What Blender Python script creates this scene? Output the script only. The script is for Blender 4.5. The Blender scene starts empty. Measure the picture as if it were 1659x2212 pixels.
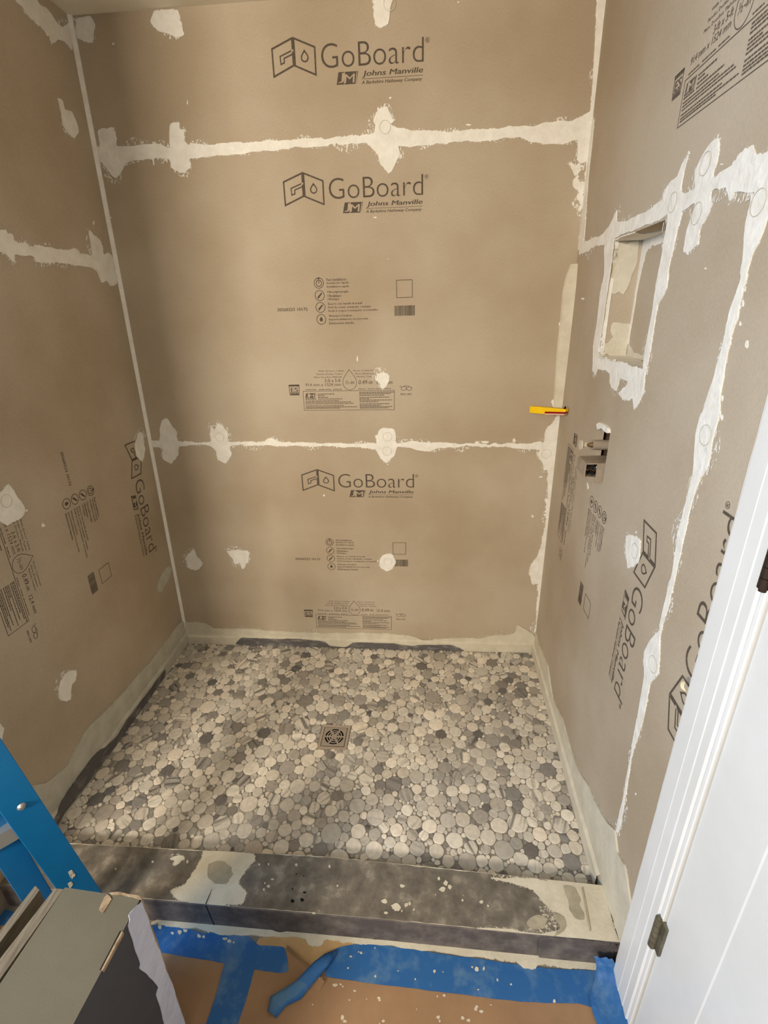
import bpy, bmesh, math, random
import numpy as np
from mathutils import Vector, Matrix, Euler
from mathutils.geometry import tessellate_polygon
random.seed(7)
SC = bpy.context.scene
COL = SC.collection

# ------------------------------------------------------------------ camera
IMG_W, IMG_H, FPX = 1659.0, 2212.0, 1051.221
CAM = Vector((1.0303, -1.694, 1.3606))
ROT = Euler((1.17911, 0.02495, 0.07448), 'XYZ')
cd = bpy.data.cameras.new('camera'); cam = bpy.data.objects.new('camera', cd); COL.objects.link(cam)
cam.location = CAM; cam.rotation_euler = ROT
cd.sensor_fit = 'VERTICAL'; cd.sensor_height = 24.0; cd.lens = 24.0 * FPX / IMG_H
cd.clip_start = 0.01; SC.camera = cam

# ------------------------------------------------------------------ light
SC.view_settings.view_transform = 'Standard'; SC.view_settings.look = 'None'
SC.view_settings.gamma = 1.0; SC.view_settings.exposure = 0.0
SC.view_settings.use_curve_mapping = False
wd = bpy.data.worlds.new('world'); SC.world = wd; wd.use_nodes = True
wd.node_tree.nodes['Background'].inputs[0].default_value = (0.6, 0.7, 0.9, 1)
wd.node_tree.nodes['Background'].inputs[1].default_value = 0.05

def area_light(name, loc, target, size, size_y, power, color):
    l = bpy.data.lights.new(name, 'AREA'); l.shape = 'RECTANGLE'; l.size = size; l.size_y = size_y
    l.energy = power; l.color = color
    o = bpy.data.objects.new(name, l); COL.objects.link(o); o.location = loc
    d = Vector(target) - Vector(loc); o.rotation_euler = d.to_track_quat('-Z', 'Y').to_euler()
    return o
area_light('vanity_light', (-0.38, -3.05, 1.75), (1.0, 0.0, 1.0), 0.50, 0.35, 84, (1.0, 0.90, 0.78))
area_light('window_daylight', (-1.45, -2.05, 1.45), (1.4, -1.6, 1.2), 0.9, 1.1, 60, (0.16, 0.50, 1.0))
area_light('ceiling_light', (0.75, -2.3, 2.10), (0.75, -2.0, 0.0), 0.5, 0.5, 1.5, (1.0, 0.93, 0.82))

# ------------------------------------------------------------------ planes of the shower (metres)
W, ZC, ZP = 1.4973, 2.1341, 0.036          # width at the back, ceiling, top of the pebbles
AL, BL, AR, BR = -0.0049, 0.0247, -0.0309, -0.0023
MR = ROT.to_matrix()
def ray(x, y): return MR @ Vector(((x - 829.5) / FPX, -(y - 1106) / FPX, -1.0))
def hz(x, y, z):
    r = ray(x, y); q = CAM + r * ((z - CAM.z) / r.z); return Vector((q.x, q.y))
def pback(x, y):
    r = ray(x, y); q = CAM - r * (CAM.y / r.y); return (q.x, q.z)
def pleft(x, y):
    r = ray(x, y); n = Vector((1, AL, -BL)); q = CAM - r * (n.dot(CAM) / n.dot(r)); return (-q.y, q.z)
def pright(x, y):
    r = ray(x, y); n = Vector((1, AR, -BR)); q = CAM + r * ((W - n.dot(CAM)) / n.dot(r)); return (-q.y, q.z)
# each plane: (a, b, lift) -> world, lift goes into the room
def back(a, b, h=0.0): return Vector((a, -h, b))
def left(a, b, h=0.0): return Vector((AL * a + BL * b + h, -a, b))
def right(a, b, h=0.0): return Vector((W + AR * a + BR * b - h, -a, b))
def flat(z0): return lambda a, b, h=0.0: Vector((a, b, z0 + h))

# ------------------------------------------------------------------ helpers
def tag(o, label=None, cat=None, group=None, kind=None):
    if label: o['label'] = label
    if cat: o['category'] = cat
    if group: o['group'] = group
    if kind: o['kind'] = kind
    return o
def empty(name, loc, label, cat, group=None):
    o = bpy.data.objects.new(name, None); COL.objects.link(o); o.location = loc
    o.empty_display_size = 0.05
    bpy.context.view_layer.update()
    return tag(o, label, cat, group)
class MB:
    def __init__(s): s.v = []; s.f = []; s.m = []
    def add(s, vs, fs, mi=0):
        n = len(s.v); s.v += [tuple(v) for v in vs]; s.f += [tuple(i + n for i in f) for f in fs]; s.m += [mi] * len(fs)
    def hexa(s, p, mi=0):   # 8 points: bottom 4 ccw, top 4 ccw
        s.add(p, [(3, 2, 1, 0), (4, 5, 6, 7), (0, 1, 5, 4), (1, 2, 6, 5), (2, 3, 7, 6), (3, 0, 4, 7)], mi)
    def box(s, lo, hi, mi=0):
        x0, y0, z0 = lo; x1, y1, z1 = hi
        s.hexa([(x0,y0,z0),(x1,y0,z0),(x1,y1,z0),(x0,y1,z0),(x0,y0,z1),(x1,y0,z1),(x1,y1,z1),(x0,y1,z1)], mi)
    def slab(s, plane, poly, h0, h1, mi=0):   # polygon extruded off a plane
        n = len(poly)
        tris = tessellate_polygon([[Vector((a, b, 0)) for a, b in poly]])
        top = [plane(a, b, h1) for a, b in poly]; bot = [plane(a, b, h0) for a, b in poly]
        k = len(s.v); s.v += [tuple(v) for v in top + bot]
        for t in tris: s.f.append(tuple(i + k for i in t)); s.m.append(mi)
        for i in range(n):
            j = (i + 1) % n; s.f.append((k + i, k + j, k + n + j, k + n + i)); s.m.append(mi)
    def tube(s, p0, p1, r0, r1=None, n=20, mi=0, caps=True):
        r1 = r0 if r1 is None else r1
        p0, p1 = Vector(p0), Vector(p1); d = (p1 - p0).normalized()
        u = d.orthogonal().normalized(); w = d.cross(u)
        a = [p0 + (u * math.cos(2*math.pi*i/n) + w * math.sin(2*math.pi*i/n)) * r0 for i in range(n)]
        b = [p1 + (u * math.cos(2*math.pi*i/n) + w * math.sin(2*math.pi*i/n)) * r1 for i in range(n)]
        fs = [(i, (i+1) % n, n + (i+1) % n, n + i) for i in range(n)]
        if caps: fs += [tuple(range(n))[::-1], tuple(range(n, 2*n))]
        s.add(a + b, fs, mi)
    def build(s, name, mats, parent=None, smooth=False, recalc=True, bevel=0.0):
        me = bpy.data.meshes.new(name); me.from_pydata(s.v, [], s.f)
        mats = mats if isinstance(mats, (list, tuple)) else [mats]
        for m in mats: me.materials.append(m)
        me.polygons.foreach_set('material_index', s.m)
        if recalc:
            bm = bmesh.new(); bm.from_mesh(me); bmesh.ops.recalc_face_normals(bm, faces=bm.faces); bm.to_mesh(me); bm.free()
        if smooth:
            me.polygons.foreach_set('use_smooth', [True] * len(me.polygons))
        me.update()
        o = bpy.data.objects.new(name, me); COL.objects.link(o)
        if parent is not None:
            o.parent = parent; o.matrix_parent_inverse = Matrix.Translation(parent.location).inverted()
        if bevel:
            b = o.modifiers.new('bevel', 'BEVEL'); b.width = bevel; b.segments = 2; b.limit_method = 'ANGLE'
        return o

def lin(c): return tuple(((v/255)/12.92 if v/255 <= .04045 else ((v/255+.055)/1.055)**2.4) for v in c) + (1,)
def mat(name, c1, c2=None, scale=20, detail=5, rough=0.85, bump=0.0, bscale=200, metal=0.0, c3=None, stretch=(1,1,1), lo=.35, hi=.65, bdist=.001, spec=.3):
    m = bpy.data.materials.new(name); m.use_nodes = True; nt = m.node_tree; N = nt.nodes; L = nt.links
    b = N['Principled BSDF']; b.inputs['Base Color'].default_value = lin(c1)
    b.inputs['Roughness'].default_value = rough; b.inputs['Metallic'].default_value = metal
    b.inputs['Specular IOR Level'].default_value = spec
    g = N.new('ShaderNodeNewGeometry'); mp = N.new('ShaderNodeMapping'); mp.inputs['Scale'].default_value = stretch
    L.new(g.outputs['Position'], mp.inputs[0])
    if c2:
        n = N.new('ShaderNodeTexNoise'); n.inputs['Scale'].default_value = scale; n.inputs['Detail'].default_value = detail
        n.inputs['Roughness'].default_value = .65
        r = N.new('ShaderNodeValToRGB'); r.color_ramp.elements[0].color = lin(c1); r.color_ramp.elements[1].color = lin(c2)
        r.color_ramp.elements[0].position = lo; r.color_ramp.elements[1].position = hi
        if c3:
            e = r.color_ramp.elements.new((lo+hi)/2); e.color = lin(c3)
        L.new(mp.outputs[0], n.inputs['Vector']); L.new(n.outputs[0], r.inputs[0]); L.new(r.outputs[0], b.inputs['Base Color'])
    if bump:
        n2 = N.new('ShaderNodeTexNoise'); n2.inputs['Scale'].default_value = bscale; n2.inputs['Detail'].default_value = 6
        bp = N.new('ShaderNodeBump'); bp.inputs['Strength'].default_value = bump; bp.inputs['Distance'].default_value = bdist
        L.new(mp.outputs[0], n2.inputs['Vector']); L.new(n2.outputs[0], bp.inputs['Height']); L.new(bp.outputs[0], b.inputs['Normal'])
    return m
M = {}
def board_mat():
    m = mat('backer_board_facer', (176,160,137), None, rough=.9, bump=.12, bscale=900, bdist=.0006)
    nt = m.node_tree; N = nt.nodes; L = nt.links; b = N['Principled BSDF']
    g = N.new('ShaderNodeNewGeometry')
    a = N.new('ShaderNodeTexNoise'); a.inputs['Scale'].default_value = 2.3; a.inputs['Detail'].default_value = 6
    f = N.new('ShaderNodeTexNoise'); f.inputs['Scale'].default_value = 420; f.inputs['Detail'].default_value = 3
    mp = N.new('ShaderNodeMapping'); mp.inputs['Scale'].default_value = (1, 1, .45)
    L.new(g.outputs['Position'], a.inputs['Vector']); L.new(g.outputs['Position'], mp.inputs[0]); L.new(mp.outputs[0], f.inputs['Vector'])
    r = N.new('ShaderNodeValToRGB'); r.color_ramp.elements[0].color = lin((168,150,124)); r.color_ramp.elements[1].color = lin((184,169,146))
    r.color_ramp.elements[0].position = .36; r.color_ramp.elements[1].position = .64
    r2 = N.new('ShaderNodeValToRGB'); r2.color_ramp.elements[0].color = (.93,.93,.93,1); r2.color_ramp.elements[1].color = (1.05,1.05,1.05,1)
    r2.color_ramp.elements[0].position = .3; r2.color_ramp.elements[1].position = .7
    mx = N.new('ShaderNodeMix'); mx.data_type = 'RGBA'; mx.blend_type = 'MULTIPLY'; mx.inputs[0].default_value = 1
    L.new(a.outputs[0], r.inputs[0]); L.new(f.outputs[0], r2.inputs[0])
    L.new(r.outputs[0], mx.inputs[6]); L.new(r2.outputs[0], mx.inputs[7]); L.new(mx.outputs[2], b.inputs['Base Color'])
    return m
M['board'] = board_mat()
M['stud'] = mat('stud_wall', (150,130,105), (130,110,88), scale=12)
M['ink'] = mat('brown_ink', (84,73,61), (126,111,93), scale=160, detail=4, lo=.55, hi=.75, stretch=(1,1,1))
M['ink2'] = mat('pale_ink', (92,80,68), (128,112,94), scale=200, detail=4, lo=.5, hi=.75)
M['mud'] = mat('joint_compound', (238,233,221), (224,218,204), scale=26, detail=8, rough=.8, bump=.7, bscale=60, bdist=.004)
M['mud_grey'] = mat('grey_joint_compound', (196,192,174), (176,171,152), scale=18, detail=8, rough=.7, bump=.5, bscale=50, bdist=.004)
M['washer'] = mat('washer_under_compound', (198,191,172), rough=.6)
M['paint'] = mat('white_trim_paint', (226,224,218), (220,218,211), scale=6, rough=.35, bump=.12, bscale=90, bdist=.001, spec=.5)
M['ceil'] = mat('ceiling_paint', (232,224,204), (226,218,196), scale=8, rough=.9, bump=.2, bscale=120)
M['roomwall'] = mat('room_wall_paint', (128,122,112), (120,115,106), scale=4, rough=.9)
M['curb'] = mat('grey_foam_coating', (94,87,77), (160,151,134), scale=24, detail=13, rough=.75, bump=.35, bscale=90, c3=(116,108,96), lo=.36, hi=.74)
M['curb_front'] = mat('grey_foam_side', (84,78,77), (126,118,112), scale=22, detail=9, rough=.8, bump=.3, bscale=90, lo=.4, hi=.75)
M['foam'] = mat('dark_foam_strip', (94,90,88), (166,159,145), scale=22, detail=9, rough=.8, lo=.5, hi=.78, stretch=(1,1,2))
M['mortar'] = mat('thinset_mortar', (212,203,181), (196,186,163), scale=20, detail=9, rough=.85, bump=.5, bscale=120, bdist=.002)
M['smear'] = mat('mortar_smear', (172,163,140), (150,141,121), scale=30, detail=9, rough=.85)
M['tape'] = mat('blue_painters_tape', (42,94,150), (112,142,164), scale=16, detail=12, rough=.55, bump=.25, bscale=40, bdist=.003, lo=.48, hi=.82)
M['tape_dusty'] = mat('dusty_blue_tape', (84,112,134), (60,108,150), scale=14, detail=9, rough=.7)
M['paper'] = mat('brown_builder_paper', (158,125,94), (141,110,81), scale=5, detail=9, rough=.85, bump=.2, bscale=30, bdist=.003)
M['paper_pale'] = mat('pale_brown_paper', (186,154,108), (170,136,94), scale=8, detail=9, rough=.85)
M['black'] = mat('black_gap', (18,16,15), rough=.9)
M['steel'] = mat('brushed_steel', (150,138,124), (168,156,141), scale=6, stretch=(1,60,1), rough=.4, metal=.15)
M['steel_frame'] = mat('drain_frame_steel', (172,158,140), rough=.4, metal=.15)
M['chrome'] = mat('chrome', (200,190,178), rough=.15, metal=1)
M['brass'] = mat('worn_brass', (150,126,92), rough=.35, metal=.9)
M['valvegrey'] = mat('grey_valve_plastic', (158,142,121), (146,130,110), scale=40, rough=.5)
M['clear'] = mat('pale_valve_plastic', (196,182,158), rough=.35)
M['cavity'] = mat('wall_cavity_wood', (96,74,54), (70,54,40), scale=20, stretch=(1,1,6), rough=.9)
M['yellow'] = mat('yellow_plastic', (246,204,22), (238,190,18), scale=30, rough=.4)
M['red'] = mat('dark_red_plastic', (140,16,28), rough=.4)
M['pink'] = mat('pale_pink_edge', (222,182,150), rough=.5)
M['blue'] = mat('blue_ladder_fibreglass', (8,102,156), (10,108,162), scale=20, rough=.35, bump=.1, bscale=200, spec=.5)
M['alu'] = mat('ladder_aluminium', (190,188,182), rough=.4, metal=.8)
M['wood'] = mat('weathered_plywood_edge', (132,120,100), (98,86,70), scale=14, stretch=(18,1,30), detail=6, rough=.85, bump=.5, bscale=60, bdist=.002)
M['carton_top'] = mat('olive_grey_cardboard', (104,96,78), (97,90,73), scale=5, rough=.7, bump=.15, bscale=300)
M['carton_dark'] = mat('charcoal_cardboard', (76,76,79), (68,68,71), scale=10, rough=.7)
M['carton_edge'] = mat('torn_brown_card_edge', (176,152,120), (130,106,80), scale=60, rough=.9)
M['white_paper'] = mat('white_paper_torn', (206,208,220), (190,193,208), scale=9, detail=8, rough=.9, bump=.8, bscale=25, bdist=.01)
def feather_mat(name, c, sc=150, th=.53):
    m = mat(name, c, rough=.85); nt = m.node_tree; N = nt.nodes; L = nt.links
    g = N.new('ShaderNodeNewGeometry'); n = N.new('ShaderNodeTexNoise'); n.inputs['Scale'].default_value = sc; n.inputs['Detail'].default_value = 5
    n.inputs['Roughness'].default_value = .7
    r = N.new('ShaderNodeValToRGB'); r.color_ramp.elements[0].position = th - .02; r.color_ramp.elements[1].position = th + .03
    mp = N.new('ShaderNodeMapping'); mp.inputs['Scale'].default_value = (1.3, 1.3, .6)
    L.new(g.outputs['Position'], mp.inputs[0]); L.new(mp.outputs[0], n.inputs['Vector']); L.new(n.outputs[0], r.inputs[0]); L.new(r.outputs[0], N['Principled BSDF'].inputs['Alpha'])
    return m
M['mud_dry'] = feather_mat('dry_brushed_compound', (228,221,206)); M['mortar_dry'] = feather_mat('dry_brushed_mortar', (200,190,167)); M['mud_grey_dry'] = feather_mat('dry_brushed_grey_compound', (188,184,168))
M['hinge'] = mat('worn_hinge_metal', (126,120,100), (92,86,70), scale=60, rough=.5, metal=.5)
M['hinge_dark'] = mat('dark_hinge_metal', (62,48,38), rough=.5, metal=.5)
M['caulk'] = mat('cream_caulk', (232,222,184), rough=.6)

def ragged(poly, amp, depth=3, seed=None):
    """closed outline, softly rounded, with a finely uneven edge"""
    rnd = random.Random(seed)
    P = [Vector((a, b)) for a, b in poly]; n = len(P); out = []
    for i in range(n):
        p0, p1, p2, p3 = P[i-1], P[i], P[(i+1) % n], P[(i+2) % n]
        l = (p2-p1).length
        if l < 1e-7: continue
        m1 = (p2-p0); m2 = (p3-p1)
        m1 = m1 * (.42 * l / max(m1.length, 1e-6)); m2 = m2 * (.42 * l / max(m2.length, 1e-6))
        k = max(1, min(90, int(l / (.0028 if depth >= 3 else .006))))
        for j in range(k):
            t = j / k; t2 = t*t; t3 = t2*t
            q = p1*(2*t3-3*t2+1) + m1*(t3-2*t2+t) + p2*(-2*t3+3*t2) + m2*(t3-t2)
            out.append(q)
    N = len(out); a = amp * .024
    ph = [(rnd.uniform(0, 6.28), rnd.uniform(0, 6.28)) for _ in range(4)]
    res = []; run = 0.0; w1 = 0.0
    for i in range(N):
        d = out[(i+1) % N] - out[i-1]
        if d.length < 1e-8: res.append(out[i]); continue
        nrm = Vector((-d.y, d.x)).normalized(); run += d.length/2
        w1 = w1*.6 + rnd.gauss(0, 1)*.5
        burst = max(0, math.sin(run*14+ph[0][0]) + .5*math.sin(run*37+ph[1][0]))
        o = a * (w1*(.35+burst*1.1) + .9*math.sin(run*55+ph[2][0]) + .5*math.sin(run*130+ph[3][0]))
        res.append(out[i] + nrm*o)
    return [(p.x, p.y) for p in res]
def feather(poly, w, seed=0):
    """slightly larger outline for the dry-brushed rim"""
    rnd = random.Random(seed); N = len(poly)
    area = sum(poly[i][0]*poly[(i+1) % N][1] - poly[(i+1) % N][0]*poly[i][1] for i in range(N))
    sg = 1 if area > 0 else -1; ph = [rnd.uniform(0, 6.28) for _ in range(3)]; run = 0; res = []
    for i in range(0, N, 2):
        d = Vector(poly[(i+2) % N]) - Vector(poly[i-2]); run += d.length*.5
        if d.length < 1e-8: continue
        n = Vector((d.y, -d.x)).normalized()*sg
        k = max(.12, math.sin(run*23+ph[0])*.6 + math.sin(run*61+ph[1])*.5 + math.sin(run*8+ph[2])*.5)
        res.append((poly[i][0]+n.x*w*k, poly[i][1]+n.y*w*k))
    return res
_lift = [0]
def patch(plane, conv, px, parent, name='joint_compound', m='mud', amp=.10, depth=3, h=.0016, lim=None, label=None):
    poly = [conv(*p) for p in px]
    poly = ragged(poly, amp, depth, len(px) * 7 + int(px[0][0]))
    if lim: poly = [(min(max(a, lim[0]), lim[1]), max(b, lim[2])) for a, b in poly]
    _lift[0] = (_lift[0] + 1) % 7
    mb = MB(); mb.slab(plane, poly, .0, h + _lift[0] * .00012)
    if m + '_dry' in M:
        f2 = feather(poly, .014, len(px))
        if lim: f2 = [(min(max(a, lim[0]), lim[1]), max(b, lim[2])) for a, b in f2]
        mb.slab(plane, f2, 0, .0007 + _lift[0]*.00005, 1)
    o = mb.build(name, [M[m], M[m + '_dry']] if m + '_dry' in M else M[m], parent)
    if label: o['label'] = label
    return o
def ring(plane, a, b, r, parent, sq=1.0):
    """screw washer showing through the compound"""
    mb = MB(); n = 28
    for r0, r1, h0, h1 in ((r*.93, r, .0030, .0026),):
        if r0 == 0:
            vs = [plane(a, b, h0)] + [plane(a + r1*math.cos(6.2832*i/n), b + r1*math.sin(6.2832*i/n), h1) for i in range(n)]
            mb.add(vs, [(0, 1+i, 1+(i+1) % n) for i in range(n)])
        else:
            vs = [plane(a + r0*math.cos(6.2832*i/n), b + r0*math.sin(6.2832*i/n), h0) for i in range(n)] + \
                 [plane(a + r1*math.cos(6.2832*i/n), b + r1*math.sin(6.2832*i/n), h1) for i in range(n)]
            mb.add(vs, [(i, (i+1) % n, n+(i+1) % n, n+i) for i in range(n)], 1)
    return mb.build('screw_washer', [M['mud'], M['washer']], parent)

# ------------------------------------------------------------------ setting
def struct(name, mb, m): 
    o = mb.build(name, m); o['kind'] = 'structure'; return o
mb = MB(); mb.box((-1.6, -3.5, -.12), (3.0, .15, 0)); floor = struct('floor', mb, M['roomwall'])
mb = MB(); mb.box((-1.6, -3.5, ZC), (3.0, .15, ZC + .1)); ceiling = struct('ceiling', mb, M['ceil'])
mb = MB(); mb.box((-.12, .0135, 0), (1.75, .13, ZC)); wall_back = struct('wall_back', mb, M['stud'])
DL = 1.20                                               # where the left shower wall ends
def wslab(plane, a0, a1, b0, b1, h0, h1, mbx, mi=0):
    mbx.hexa([plane(a0,b0,h0), plane(a1,b0,h0), plane(a1,b0,h1), plane(a0,b0,h1),
              plane(a0,b1,h0), plane(a1,b1,h0), plane(a1,b1,h1), plane(a0,b1,h1)], mi)
mb = MB(); wslab(left, -.0, DL, 0, ZC, -.12, -.0135, mb); wall_left = struct('wall_left', mb, M['roomwall'])
mb = MB(); wslab(right, 0.0, 1.145, 0, ZC, -.23, -.13, mb); wall_right = struct('wall_right', mb, M['stud'])
mb = MB(); wslab(right, 2.0, 3.45, 0, ZC, -.1, 0, mb); struct('wall_right_front', mb, M['roomwall'])
mb = MB(); mb.box((-1.6, -3.5, 0), (1.6, -3.4, ZC)); struct('wall_front', mb, M['roomwall'])
mb = MB(); mb.box((-1.6, -3.4, 0), (-1.5, -.95, ZC)); struct('wall_far_left', mb, M['roomwall'])
mb = MB(); mb.box((-1.5, -1.05, 0), (-.13, -.95, ZC)); struct('wall_beside_shower', mb, M['roomwall'])

# backer boards -----------------------------------------------------
def board(plane, parent, al, bl, holes=()):
    """board 12.4 mm thick; al, bl = grid lines, holes = grid cells left open"""
    mb = MB(); t = -.0124
    for i in range(len(al)-1):
        for j in range(len(bl)-1):
            if (i, j) in holes: continue
            c = [(al[i], bl[j]), (al[i+1], bl[j]), (al[i+1], bl[j+1]), (al[i], bl[j+1])]
            mb.add([plane(a, b, 0) for a, b in c], [(0,1,2,3)]); mb.add([plane(a, b, t) for a, b in c], [(3,2,1,0)])
            for k, (di, dj) in enumerate(((0,-1),(1,0),(0,1),(-1,0))):
                ii, jj = i+di, j+dj
                if ii < 0 or jj < 0 or ii >= len(al)-1 or jj >= len(bl)-1 or (ii, jj) in holes:
                    p, q = c[k], c[(k+1) % 4]
                    mb.add([plane(*p, 0), plane(*q, 0), plane(*q, t), plane(*p, t)], [(0,1,2,3)])
    return mb.build('backer_board', M['board'], parent, recalc=False)
G = .0002
S1, S2, S3, SV = .9214, 1.8226, 1.5234, .9204
board(back, wall_back, [-.0, W], [0, S1-G]); board(back, wall_back, [-.0, W], [S1+G, S2-G]); board(back, wall_back, [0, W+.0], [S2+G, ZC])
board(left, wall_left, [0, .914], [0, S3-G]); board(left, wall_left, [.917, DL], [0, S3-G]); board(left, wall_left, [0, DL], [S3+G, ZC])
NA0, NA1, NB0, NB1 = .331, .638, 1.237, 1.503           # niche opening
VA0, VA1, VB0, VB1 = .425, .505, .953, 1.078            # valve opening
board(right, wall_right, [0, NA0, VA0, VA1, NA1, SV-G], [0, VB0, VB1, NB0, NB1, S3-G], {(1,3),(2,3),(3,3),(2,1)})
board(right, wall_right, [SV+G, 1.145], [0, S3-G]); board(right, wall_right, [0, 1.145], [S3+G, ZC])
# edge of the room side, closes the left wall end
mb = MB(); wslab(left, DL, DL+.012, 0, ZC, -.12, 0, mb); mb.build('wall_end_cap', M['roomwall'], wall_left)

# niche recess ------------------------------------------------------
ND = .070
mb = MB()
def q4(p): mb.add(p, [(0,1,2,3)])
q4([right(NA0,NB0,-ND), right(NA1,NB0,-ND), right(NA1,NB1,-ND), right(NA0,NB1,-ND)])
q4([right(NA0,NB0,-.0124), right(NA0,NB1,-.0124), right(NA0,NB1,-ND), right(NA0,NB0,-ND)])
q4([right(NA1,NB0,-.0124), right(NA1,NB1,-.0124), right(NA1,NB1,-ND), right(NA1,NB0,-ND)])
q4([right(NA0,NB1,-.0124), right(NA1,NB1,-.0124), right(NA1,NB1,-ND), right(NA0,NB1,-ND)])
q4([right(NA0,NB0,-.0124), right(NA1,NB0,-.0124), right(NA1,NB0,-ND), right(NA0,NB0,-ND)])
niche = mb.build('niche_lining', M['board'], wall_right, recalc=False)
# cavity round the valve
mb = MB()
for A0, A1, B0, B1 in ((VA0-.02, VA1+.004, VB0-.01, VB1+.01),):
    q4([right(A0,B0,-.1), right(A1,B0,-.1), right(A1,B1,-.1), right(A0,B1,-.1)])
    for a in (A0, A1): q4([right(a,B0,-.0125), right(a,B1,-.0125), right(a,B1,-.1), right(a,B0,-.1)])
    for b in (B0, B1): q4([right(A0,b,-.0125), right(A1,b,-.0125), right(A1,b,-.1), right(A0,b,-.1)])
mb.build('valve_cavity', M['cavity'], wall_right, recalc=False)

# compound inside the niche
def nside(a, b, h=0): return right(NA0 + .0 + h, b, -a)          # a = depth into the wall
def nback(a, b, h=0): return right(a, b, -ND + h)
def nbot(a, b, h=0): return right(a, NB0 + h, -b)
def sub(plane, poly, name, m='mud', amp=.12, seed=1):
    mb = MB(); mb.slab(plane, ragged(poly, amp, 3, seed), 0, .0016); return mb.build(name, M[m], wall_right)
sub(nside, [(.002,1.495),(.055,1.498),(.062,1.46),(.058,1.42),(.05,1.405),(.04,1.385),(.03,1.392),(.018,1.388),(.006,1.395),(.002,1.43)], 'joint_compound', 'mortar', .10, 3)
sub(nside, [(.002,1.24),(.069,1.24),(.069,1.315),(.05,1.318),(.026,1.315),(.022,1.30),(.03,1.285),(.02,1.272),(.002,1.27)], 'joint_compound', 'mortar', .10, 4)
sub(nback, [(NA0+.001,1.24),(NA0+.012,1.24),(NA0+.008,1.30),(NA0+.010,1.38),(NA0+.02,1.45),(NA0+.03,1.478),(NA1,1.489),(NA1,1.502),(NA0+.001,1.502)], 'joint_compound', 'mud', .06, 5)
sub(nback, [(NA0+.001,1.238),(NA1,1.238),(NA1,1.247),(NA0+.06,1.249),(NA0+.03,1.262),(NA0+.001,1.268)], 'joint_compound', 'mortar', .08, 6)
sub(nbot, [(NA0+.001,.0),(NA1,.0),(NA1,.030),(NA1-.06,.034),(NA1-.14,.05),(NA0+.1,.066),(NA0+.001,.069)], 'joint_compound', 'mud', .06, 7)
def ntop(a, b, h=0): return right(a, NB1 - h, -b)
sub(ntop, [(NA0+.001,.0),(NA0+.14,.0),(NA0+.11,.03),(NA0+.15,.052),(NA1-.02,.06),(NA1,.069),(NA0+.001,.069)], 'joint_compound', 'mud', .06, 8)
mb = MB(); mb.slab(right, ragged([(NA0-.001,NB0),(NA0-.001,NB1+.001),(NA0+.0015,NB1),(NA0+.0015,NB0)], .02, 2, 2), -.012, .001); mb.build('joint_compound', M['mud'], wall_right)

# joint compound on the back wall -----------------------------------
BLIM = (0.001, W - .0005, .04)
def pb(px, **k): return patch(back, pback, px, wall_back, lim=BLIM, **k)
pb([(200,316),(216,317),(213,281),(222,274),(232,278),(246,275),(250,300),(252,316),(300,313),(350,312),(366,318),(366,290),(370,270),(388,265),(390,278),(402,277),(400,300),(404,312),(460,311),(560,306),(640,301),(720,297),(780,292),(806,286),(811,270),(808,262),(818,235),(836,230),(845,245),(850,262),(842,268),(858,277),(900,281),(960,284),(1010,281),(1080,276),(1150,272),(1180,264),(1230,262),(1250,254),(1268,243),(1290,234),
    (1286,300),(1272,345),(1262,350),(1250,350),(1245,345),(1247,310),(1246,303),(1215,310),(1180,313),(1150,308),(1125,296),(1080,302),(1020,306),(960,309),(935,313),(900,317),(860,316),(865,335),(852,360),(840,375),(832,365),(822,352),(815,335),(800,318),(790,310),(700,316),(640,320),(560,328),(480,337),(410,343),(413,355),(405,372),(390,372),(372,360),(365,345),(335,344),(333,358),(330,343),(290,348),(270,355),(262,372),(250,383),(240,378),(225,358),(221,350),(203,348)], amp=.07)
pb([(325,951),(345,953),(345,925),(350,908),(360,905),(372,920),(385,935),(383,948),(388,953),(455,954),(455,935),(456,920),(463,928),(470,914),(484,925),(492,935),(494,953),(570,953),(578,947),(592,949),(600,954),(700,957),(812,957),(812,940),(822,926),(850,927),(856,940),(858,957),(890,953),(920,955),(1000,958),(1100,958),(1150,957),(1168,955),(1172,972),
    (1100,966),(1000,964),(950,968),(925,975),(860,965),(850,985),(835,1000),(822,992),(812,970),(700,964),(600,963),(500,963),(498,985),(488,1000),(470,993),(468,975),(455,962),(388,964),(385,985),(370,1000),(353,990),(350,970),(329,962)], amp=.07)
pb([(163,45),(180,40),(195,35),(207,55),(204,75),(200,90),(187,90),(170,82),(164,65)], amp=.09)
pb([(326,45),(335,22),(350,21),(385,25),(392,55),(399,75),(380,81),(360,72),(340,65),(327,52)], amp=.05)
pb([(806,-12),(806,20),(812,50),(822,60),(838,52),(843,30),(848,-12)], amp=.07)
pb([(812,820),(815,808),(826,803),(838,808),(839,822),(834,835),(826,840),(820,832)], amp=.09)
pb([(400,1205),(410,1193),(418,1188),(424,1200),(438,1215),(430,1229),(415,1230),(405,1222)], amp=.1)
pb([(491,1190),(520,1187),(537,1192),(536,1215),(525,1228),(518,1215),(508,1218),(500,1205)], amp=.1)
pb([(820,1210),(826,1198),(845,1197),(854,1212),(850,1228),(835,1234),(824,1226)], amp=.1)
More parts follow.
